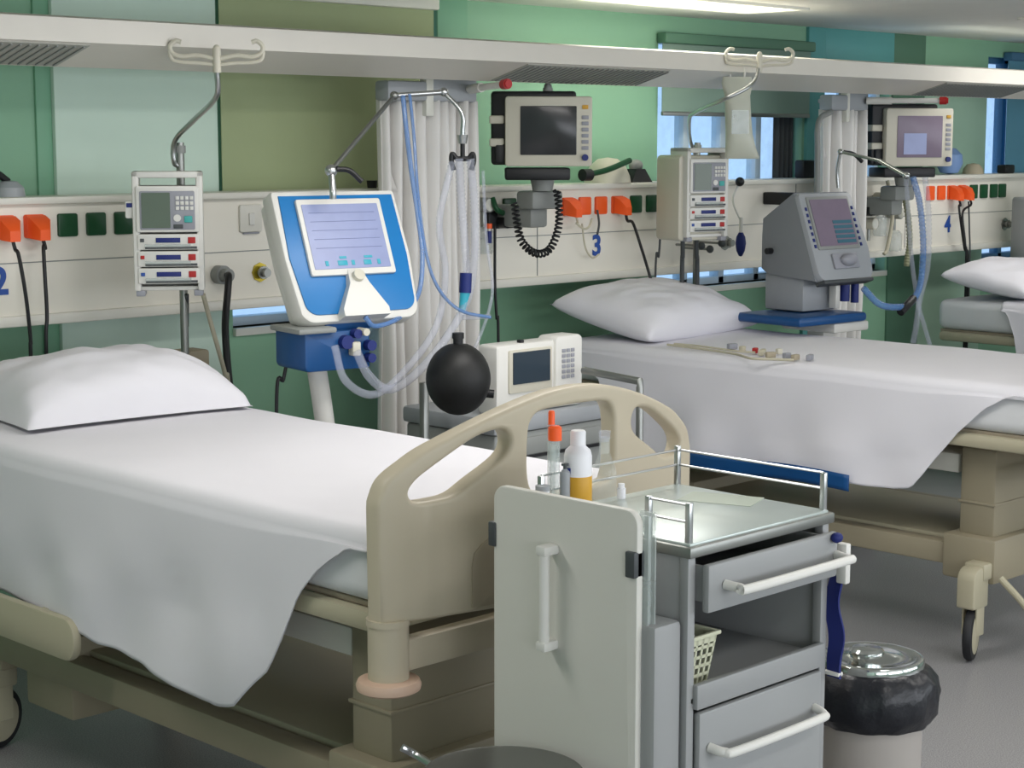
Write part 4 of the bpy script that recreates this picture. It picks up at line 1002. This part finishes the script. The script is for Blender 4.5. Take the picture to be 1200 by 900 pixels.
# ------------------------------------------------------------------ trolley in the foreground
TX0, TX1, TY0, TY1, TZ = 2.545, 3.0, 2.075, 2.485, 1.05
tl = thing('medication_trolley', ((TX0+TX1)/2, (TY0+TY1)/2, 0), 'grey steel medication trolley with a pulled out drawer in front of the bed', 'trolley')
c = MB(); w = .022
for x in (TX0, TX1-w):
    for y in (TY0, TY1-w): c.box(x, y, .12, x+w, y+w, TZ-.02, .003)
c.box(TX1-.008, TY0+.02, .14, TX1-.002, TY1-.02, TZ-.02, .001).box(TX0+w-.004, TY1-.012, .14, TX1-.01, TY1-.004, TZ-.02, .001)
c.box(TX0+.004, TY0+.02, .14, TX0+.010, TY1-.01, TZ-.02, .001)
c.box(TX0, TY0, .10, TX1, TY1, .14, .004)
obj('body', c, 'trolley', tl)
tp = MB().box(TX0-.006, TY0-.010, TZ-.026, TX1+.006, TY1+.006, TZ-.004, .004)
obj('top_frame', tp, 'steel_dull', tl)
obj('glass_top', MB().box(TX0+.004, TY0+.0, TZ-.006, TX1-.004, TY1-.004, TZ+.001, .002), mat('steel_top', (196, 206, 202), 0.32, metal=.45, var=.05, vscale=8), tl, 'shiny top tray')
# middle shelf with its lip
sh = MB().box(TX0+.01, TY0+.0, .735, TX1-.01, TY1-.02, .750, .003).box(TX0+.018, TY0-.012, .725, TX1-.02, TY0+.004, .775, .004)
obj('shelf', sh, 'trolley', tl)
# pulled-out upper drawer
DY = 2.043
dr = MB().box(TX0+.022, DY, .918, TX1-.012, DY+.018, 1.012, .006)
dr.box(TX0+.032, DY+.016, .935, TX0+.042, TY1-.06, 1.005, .002).box(TX1-.042, DY+.016, .935, TX1-.032, TY1-.06, 1.005, .002).box(TX0+.035, DY+.016, .935, TX1-.035, TY1-.06, .942, .001).box(TX0+.035, TY1-.07, .935, TX1-.035, TY1-.06, 1.005, .001)
D1 = obj('drawer', dr, 'trolley', tl)
hd = MB().tube([(TX0+.070, DY, .968), (TX0+.078, DY-.03, .965), (TX0+.10, DY-.042, .963), (TX1-.05, DY-.042, .963), (TX1-.03, DY-.036, .963), (TX1-.02, DY, .965)], .0095, 12, 6)
obj('handle', hd, 'device_white', D1, 'pale bar handle')
# lower drawer
D2 = obj('drawer', MB().box(TX0+.026, TY0-.012, .30, TX1-.03, TY0+.006, .718, .006).box(TX0+.04, TY0, .31, TX1-.045, TY1-.05, .70, .002), 'trolley', tl)
hd = MB().tube([(TX0+.055, TY0-.012, .645), (TX0+.065, TY0-.042, .640), (TX0+.10, TY0-.052, .638), (TX1-.10, TY0-.052, .638), (TX1-.065, TY0-.042, .640), (TX1-.055, TY0-.012, .645)], .0095, 12, 6)
obj('handle', hd, 'device_white', D2, 'pale bar handle')
D3 = obj('drawer', MB().box(TX0+.026, TY0-.012, .15, TX1-.03, TY0+.006, .29, .006), 'trolley', tl)
# gallery rails round the top
g = MB(); g2 = MB(); R = .0026
for (x, y) in ((TX1-.006, TY0+.012), (TX0+.012, TY1-.012), (TX1-.01, TY1-.012)):
    g.box(x-.006, y-.006, TZ-.005, x+.006, y+.006, TZ+.088 if y > 2.3 and x > 2.8 else TZ+.078, .002)
for z in (TZ+.045, TZ+.078):
    g2.cyl((TX0+.012, TY0+.01, z-.005), (TX0+.012, 2.19, z-.005), R, 8); g.cyl((TX1-.008, TY0+.012, z), (TX1-.008, TY1-.012, z), R, 8)
    g.cyl((TX0+.012, TY1-.012, z), (TX1-.01, TY1-.012, z), R, 8)

for y in (TY0+.01, 2.185): g2.box(TX0+.006, y-.006, TZ-.005, TX0+.018, y+.006, TZ+.078, .002)
obj('gallery_rail', g, 'steel', tl); obj('side_rail', g2, 'steel', tl)
# folded-out side door panel
X = 2.447
poly = rr(2.118, .16, 2.500, 1.122, [.01, .01, .03, .03], 6)
mxd = Matrix.Translation((X, 0, 0)) @ Matrix.Rotation(PI/2, 4, 'Z')
dd = obj('side_door', MB().prism(poly, -.018, 0, .004, mx=mxd), 'trolley_door', tl)
hh = MB()
hh.cyl((X-.028, 2.331, .826), (X-.028, 2.331, 1.016), .0105, 14)
for z in (.826, 1.016): hh.box(X-.040, 2.318, z-.008, X+.002, 2.345, z+.012, .005)
obj('door_handle', hh, 'device_white', dd, 'pale upright grab handle')
obj('door_latch', MB().box(X-.008, 2.118, .995, X+.022, 2.142, 1.045, .003), 'key_dark', dd)
obj('door_hinge', MB().box(X-.004, 2.492, .995, X+.022, 2.512, 1.045, .003), 'key_dark', dd)
obj('clear_edge', MB().box(X+.02, 2.108, .70, X+.030, 2.135, 1.112, .002).box(X+.03, 2.10, .70, X+.034, 2.14, 1.118, .001), 'clear_plastic', dd)
br = MB()
for z in (.35, 1.0): br.box(X+.018, 2.40, z, TX0+.004, 2.44, z+.03, .003)
obj('door_bracket', br, 'steel_dull', tl)
obj('side_bin', MB().box(X+.015, 2.085, .15, TX0-.002, 2.30, .905, .012), 'trolley', tl, 'narrow side box')
for (x, y) in ((TX0+.04, TY0+.05), (TX1-.04, TY0+.05), (TX0+.04, TY1-.05), (TX1-.04, TY1-.05)):
    wmb = MB(Matrix.Translation((x, y, .05)) @ Matrix.Rotation(PI/2, 4, 'X')); wmb.lathe([(0, -.014), (.044, -.014), (.05, -.008), (.05, .008), (.044, .014), (0, .014)], (0, 0, 0), 24)
    k = obj('castor', wmb, 'rubber', tl)
    obj('castor_fork', MB().box(x-.02, y-.02, .05, x+.02, y+.02, .11, .004), 'steel_dull', k)
obj('strap_clip', MB().box(TX1-.002, TY0-.045, .90, TX1+.016, TY0-.02, .985, .004), 'device_white', tl)
# blue strap hanging at the right side
t = thing('blue_strap', (TX1+.012, TY0-.01, .70), 'dark blue strap hanging down the right side of the trolley', 'strap')
def stp(u, v): return Vector((TX1+.012+.006*math.sin(v*7), TY0-.035+.03*u+.005*math.sin(v*9), .69+.215*v))
obj('band', MB().grid(lambda u, v: Vector((TX1+.010+.007*math.sin(v*6+u), TY0-.032+.034*u+.004*math.sin(v*11), .695+.225*v)), 6, 24, .006), 'strap', t)
obj('loop_end', MB().box(TX1+.002, TY0-.03, .70, TX1+.020, TY0+.008, .708, .002), 'device_white', t)
obj('knot', MB().ball((TX1-.03, DY-.008, 1.003), .014, .012, .011), 'strap', t)
# basket on the shelf
t = thing('plastic_basket', (TX0+.09, TY0+.08, .75), 'cream perforated plastic basket on the trolley shelf', 'basket')
bx, by, bz = TX0+.062, TY0+.11, .7505
mb = MB(); W0, W1, D0, D1_, Hh = .046, .060, .07, .085, .105
def wall(p0, p1, q0, q1):  # bottom edge p0-p1, top edge q0-q1 : perforated lattice
    p0, p1, q0, q1 = map(Vector, (p0, p1, q0, q1))
    def P(u, v): return (p0*(1-u)+p1*u)*(1-v) + (q0*(1-u)+q1*u)*v
    n = (p1-p0).cross(q0-p0).normalized()*.0012
    def strip(u0, u1, v0, v1):
        mb.loft([[P(u0, v0)-n, P(u1, v0)-n, P(u1, v0)+n, P(u0, v0)+n], [P(u0, v1)-n, P(u1, v1)-n, P(u1, v1)+n, P(u0, v1)+n]])
    m_ = 6
    for i in range(m_+1): u = i/m_*(1-.05); strip(u, u+.05, 0, 1)
    for v in (0, .18, .36, .54, .72): strip(0, 1, v, v+.06)
    strip(0, 1, .82, 1)
A = [(bx-W0, by-D0, bz), (bx+W0, by-D0, bz), (bx+W0, by+D0, bz), (bx-W0, by+D0, bz)]
Bq = [(bx-W1, by-D1_, bz+Hh), (bx+W1, by-D1_, bz+Hh), (bx+W1, by+D1_, bz+Hh), (bx-W1, by+D1_, bz+Hh)]
for i in range(4): wall(A[i], A[(i+1) % 4], Bq[i], Bq[(i+1) % 4])
mb.box(bx-W0, by-D0, bz, bx+W0, by+D0, bz+.003, 0)
obj('basket_body', mb, 'basket', t)
rim = MB(); 
for (x0, y0, x1, y1) in ((-W1-.006, -D1_-.006, W1+.006, -D1_+.002), (-W1-.006, D1_-.002, W1+.006, D1_+.006), (-W1-.006, -D1_, -W1+.002, D1_), (W1-.002, -D1_, W1+.006, D1_)):
    rim.box(bx+x0, by+y0, bz+Hh-.006, bx+x1, by+y1, bz+Hh+.002, .002)
obj('basket_rim', rim, 'basket', t)
# things on the trolley top
def top(u, v): return az(u, v, TZ+.001)
p = top(677, 594)
t = thing('medicine_bottle', p, 'white plastic bottle with a yellow label band on the trolley', 'bottle')
obj('bottle_body', MB().lathe([(0, 0), (.026, 0), (.029, .003), (.029, .108), (.026, .120), (.015, .130), (.0135, .134), (0, .134)], p, 36), 'bottle_white', t)
obj('yellow_label', MB().lathe([(.0292, .012), (.0296, .013), (.0296, .066), (.0292, .067)], p, 36), 'yellow', t, 'yellow label band')
mbl = MB(frame(p, -62)); mbl.box(-.017, -.0300, .074, -.008, -.0262, .086, .001)
obj('label_mark', mbl, 'navy', t)
obj('cap', MB().lathe([(0, .130), (.016, .130), (.016, .158), (.014, .161), (0, .161)], p, 30), 'bottle_white', t)
for (u, v, h, r, lab, up) in ((650, 598, .176, .0105, 'tall clear tube with an orange cap left of the white bottle', 1), (646, 597, .206, .0085, 'clear tube with a pale orange tip behind the capped tube', 0)):
    p = top(u, v); t = thing('sample_tube', p, lab, 'tube')
    obj('tube_body', MB().lathe([(0, 0), (r*.8, .001), (r, .006), (r, h-.028), (0, h-.028)], p, 20), 'clear_plastic', t)
    obj('tube_cap', MB().lathe([(0, h-.03), (r*1.35 if up else r*.8, h-.03), (r*1.35 if up else r*.8, h-.004), (r*.9 if up else r*.6, h), (0, h)], p, 20), 'orange', t)
p = top(662, 597); t = thing('glass_syringe', p, 'grey upright syringe between the orange capped tube and the bottle', 'syringe')
obj('barrel', MB().lathe([(0, 0), (.0105, 0), (.0105, .078), (.003, .086), (0, .086)], p, 16), 'device_grey', t); obj('plunger', MB().cyl(p+Vector((0, 0, .08)), p+Vector((0, 0, .094)), .004, 10).cyl(p+Vector((0, 0, .092)), p+Vector((0, 0, .096)), .008, 12), 'key_dark', t)
p = top(636, 603); t = thing('rinsing_pot', p, 'short white pot at the left end of the trolley top', 'pot')
obj('pot_body', MB().lathe([(0, 0), (.012, 0), (.014, .004), (.014, .050), (0, .050)], p, 24), 'bottle_white', t); obj('pot_lid', MB().cyl(p+Vector((0, 0, .05)), p+Vector((0, 0, .060)), .015, 24), 'device_grey', t)
p = top(708, 586); t = thing('glass_flask', p, 'small clear glass flask behind the white bottle', 'flask')
obj('flask_body', MB().lathe([(0, 0), (.024, 0), (.026, .004), (.026, .06), (.020, .08), (.012, .10), (.011, .13), (.015, .134), (.011, .134), (.009, .10)], p, 28), 'glass_clear', t)
obj('stopper', MB().lathe([(0, .125), (.010, .125), (.013, .148), (0, .150)], p, 20), 'tube_clear', t)
p = top(728, 584); t = thing('white_vial', p, 'tiny white vial standing right of the bottle on the trolley', 'vial')
obj('vial_body', MB().lathe([(0, 0), (.009, 0), (.0095, .003), (.0095, .022), (0, .024)], p, 20), 'bottle_white', t); obj('vial_cap', MB().lathe([(0, .022), (.007, .022), (.007, .032), (0, .033)], p, 18), 'bottle_white', t)
p = top(845, 585); t = thing('paper_slip', p, 'pale folded sheet lying on the shiny trolley top', 'paper')
obj('sheet', MB(frame(p, 20)).grid(lambda u, v: Vector((-.05+.1*u, -.08+.16*v, .001+.004*math.sin(u*3)*math.sin(v*3))), 10, 10, .0008), mat('slip', (176, 186, 172), .5), t)
# ------------------------------------------------------------------ bin
p = az(1022, 772, .56); r0 = .118
bn = thing('pedal_bin', (p.x, p.y, 0), 'pedal bin with a shiny steel lid and black liner right of the trolley', 'bin')
obj('bin_body', MB().lathe([(0, .02), (r0*1.0, .02), (r0*1.03, .03), (r0*1.06, .54), (0, .54)], (p.x, p.y, 0), 48), 'bin_body', bn)
def wob(k, z): return 1 + .05*noise.noise(Vector((k*.35, z*14, 2))) + .025*math.sin(k*1.3+z*30)
obj('bin_liner', MB().lathe([(r0*1.05, .43), (r0*1.20, .415), (r0*1.34, .44), (r0*1.38, .48), (r0*1.32, .52), (r0*1.16, .545), (r0*1.04, .552), (r0*1.0, .535)], (p.x, p.y, 0), 60, wob=wob), 'bag_black', bn, 'black bag folded over the rim')
lid = obj('bin_lid', MB().lathe([(0, .545), (r0*1.02, .545), (r0*1.06, .550), (r0*1.06, .562), (r0*1.03, .568), (r0*.90, .570), (r0*.82, .566), (r0*.5, .574), (0, .582)], (p.x, p.y, 0), 60), 'polished', bn, 'polished steel lid')
obj('lid_knob', MB().lathe([(r0*.36, .574), (r0*.36, .582), (r0*.30, .588), (0, .590)], (p.x-.01, p.y+.01, 0), 28), 'polished', lid)
obj('pedal', MB().box(p.x-.12, p.y-.20, .02, p.x-.04, p.y-.10, .035, .005), 'black', bn)
# ------------------------------------------------------------------ stool, its top just in view at the bottom edge
p = az(590, 906, .62); r1 = .158
st = thing('round_stool', (p.x, p.y, 0), 'round steel topped stool cut off by the bottom edge of the picture', 'stool')
obj('seat', MB().lathe([(0, .585), (r1*.96, .585), (r1, .592), (r1, .612), (r1*.97, .620), (r1*.93, .618), (0, .617)], (p.x, p.y, 0), 64), mat('stool_steel', (120, 122, 118), .25, metal=.7), st)
obj('seat_band', MB().lathe([(r1*.98, .575), (r1*1.01, .58), (r1*1.01, .598), (r1*.98, .602)], (p.x, p.y, 0), 64), 'rubber', st)
obj('column', MB().cyl((p.x, p.y, .12), (p.x, p.y, .59), .025, 20), 'steel', st)
for k in range(5):
    a = k*2*PI/5+.3; e = Vector((p.x+.22*math.cos(a), p.y+.22*math.sin(a), .06))
    obj('leg', MB().tube([(p.x, p.y, .14), (p.x+.1*math.cos(a), p.y+.1*math.sin(a), .11), e], .014, 10), 'steel', st)
    obj('castor', MB().ball((e.x, e.y, .028), .028), 'rubber', st)
sb2 = az(517, 876, .61); obj('tilt_lever', MB().tube([(p.x-.04, p.y+.1, .595), sb2+Vector((-.03, .03, -.02)), sb2+Vector((-.055, .055, 0))], .008, 10), 'steel', st)
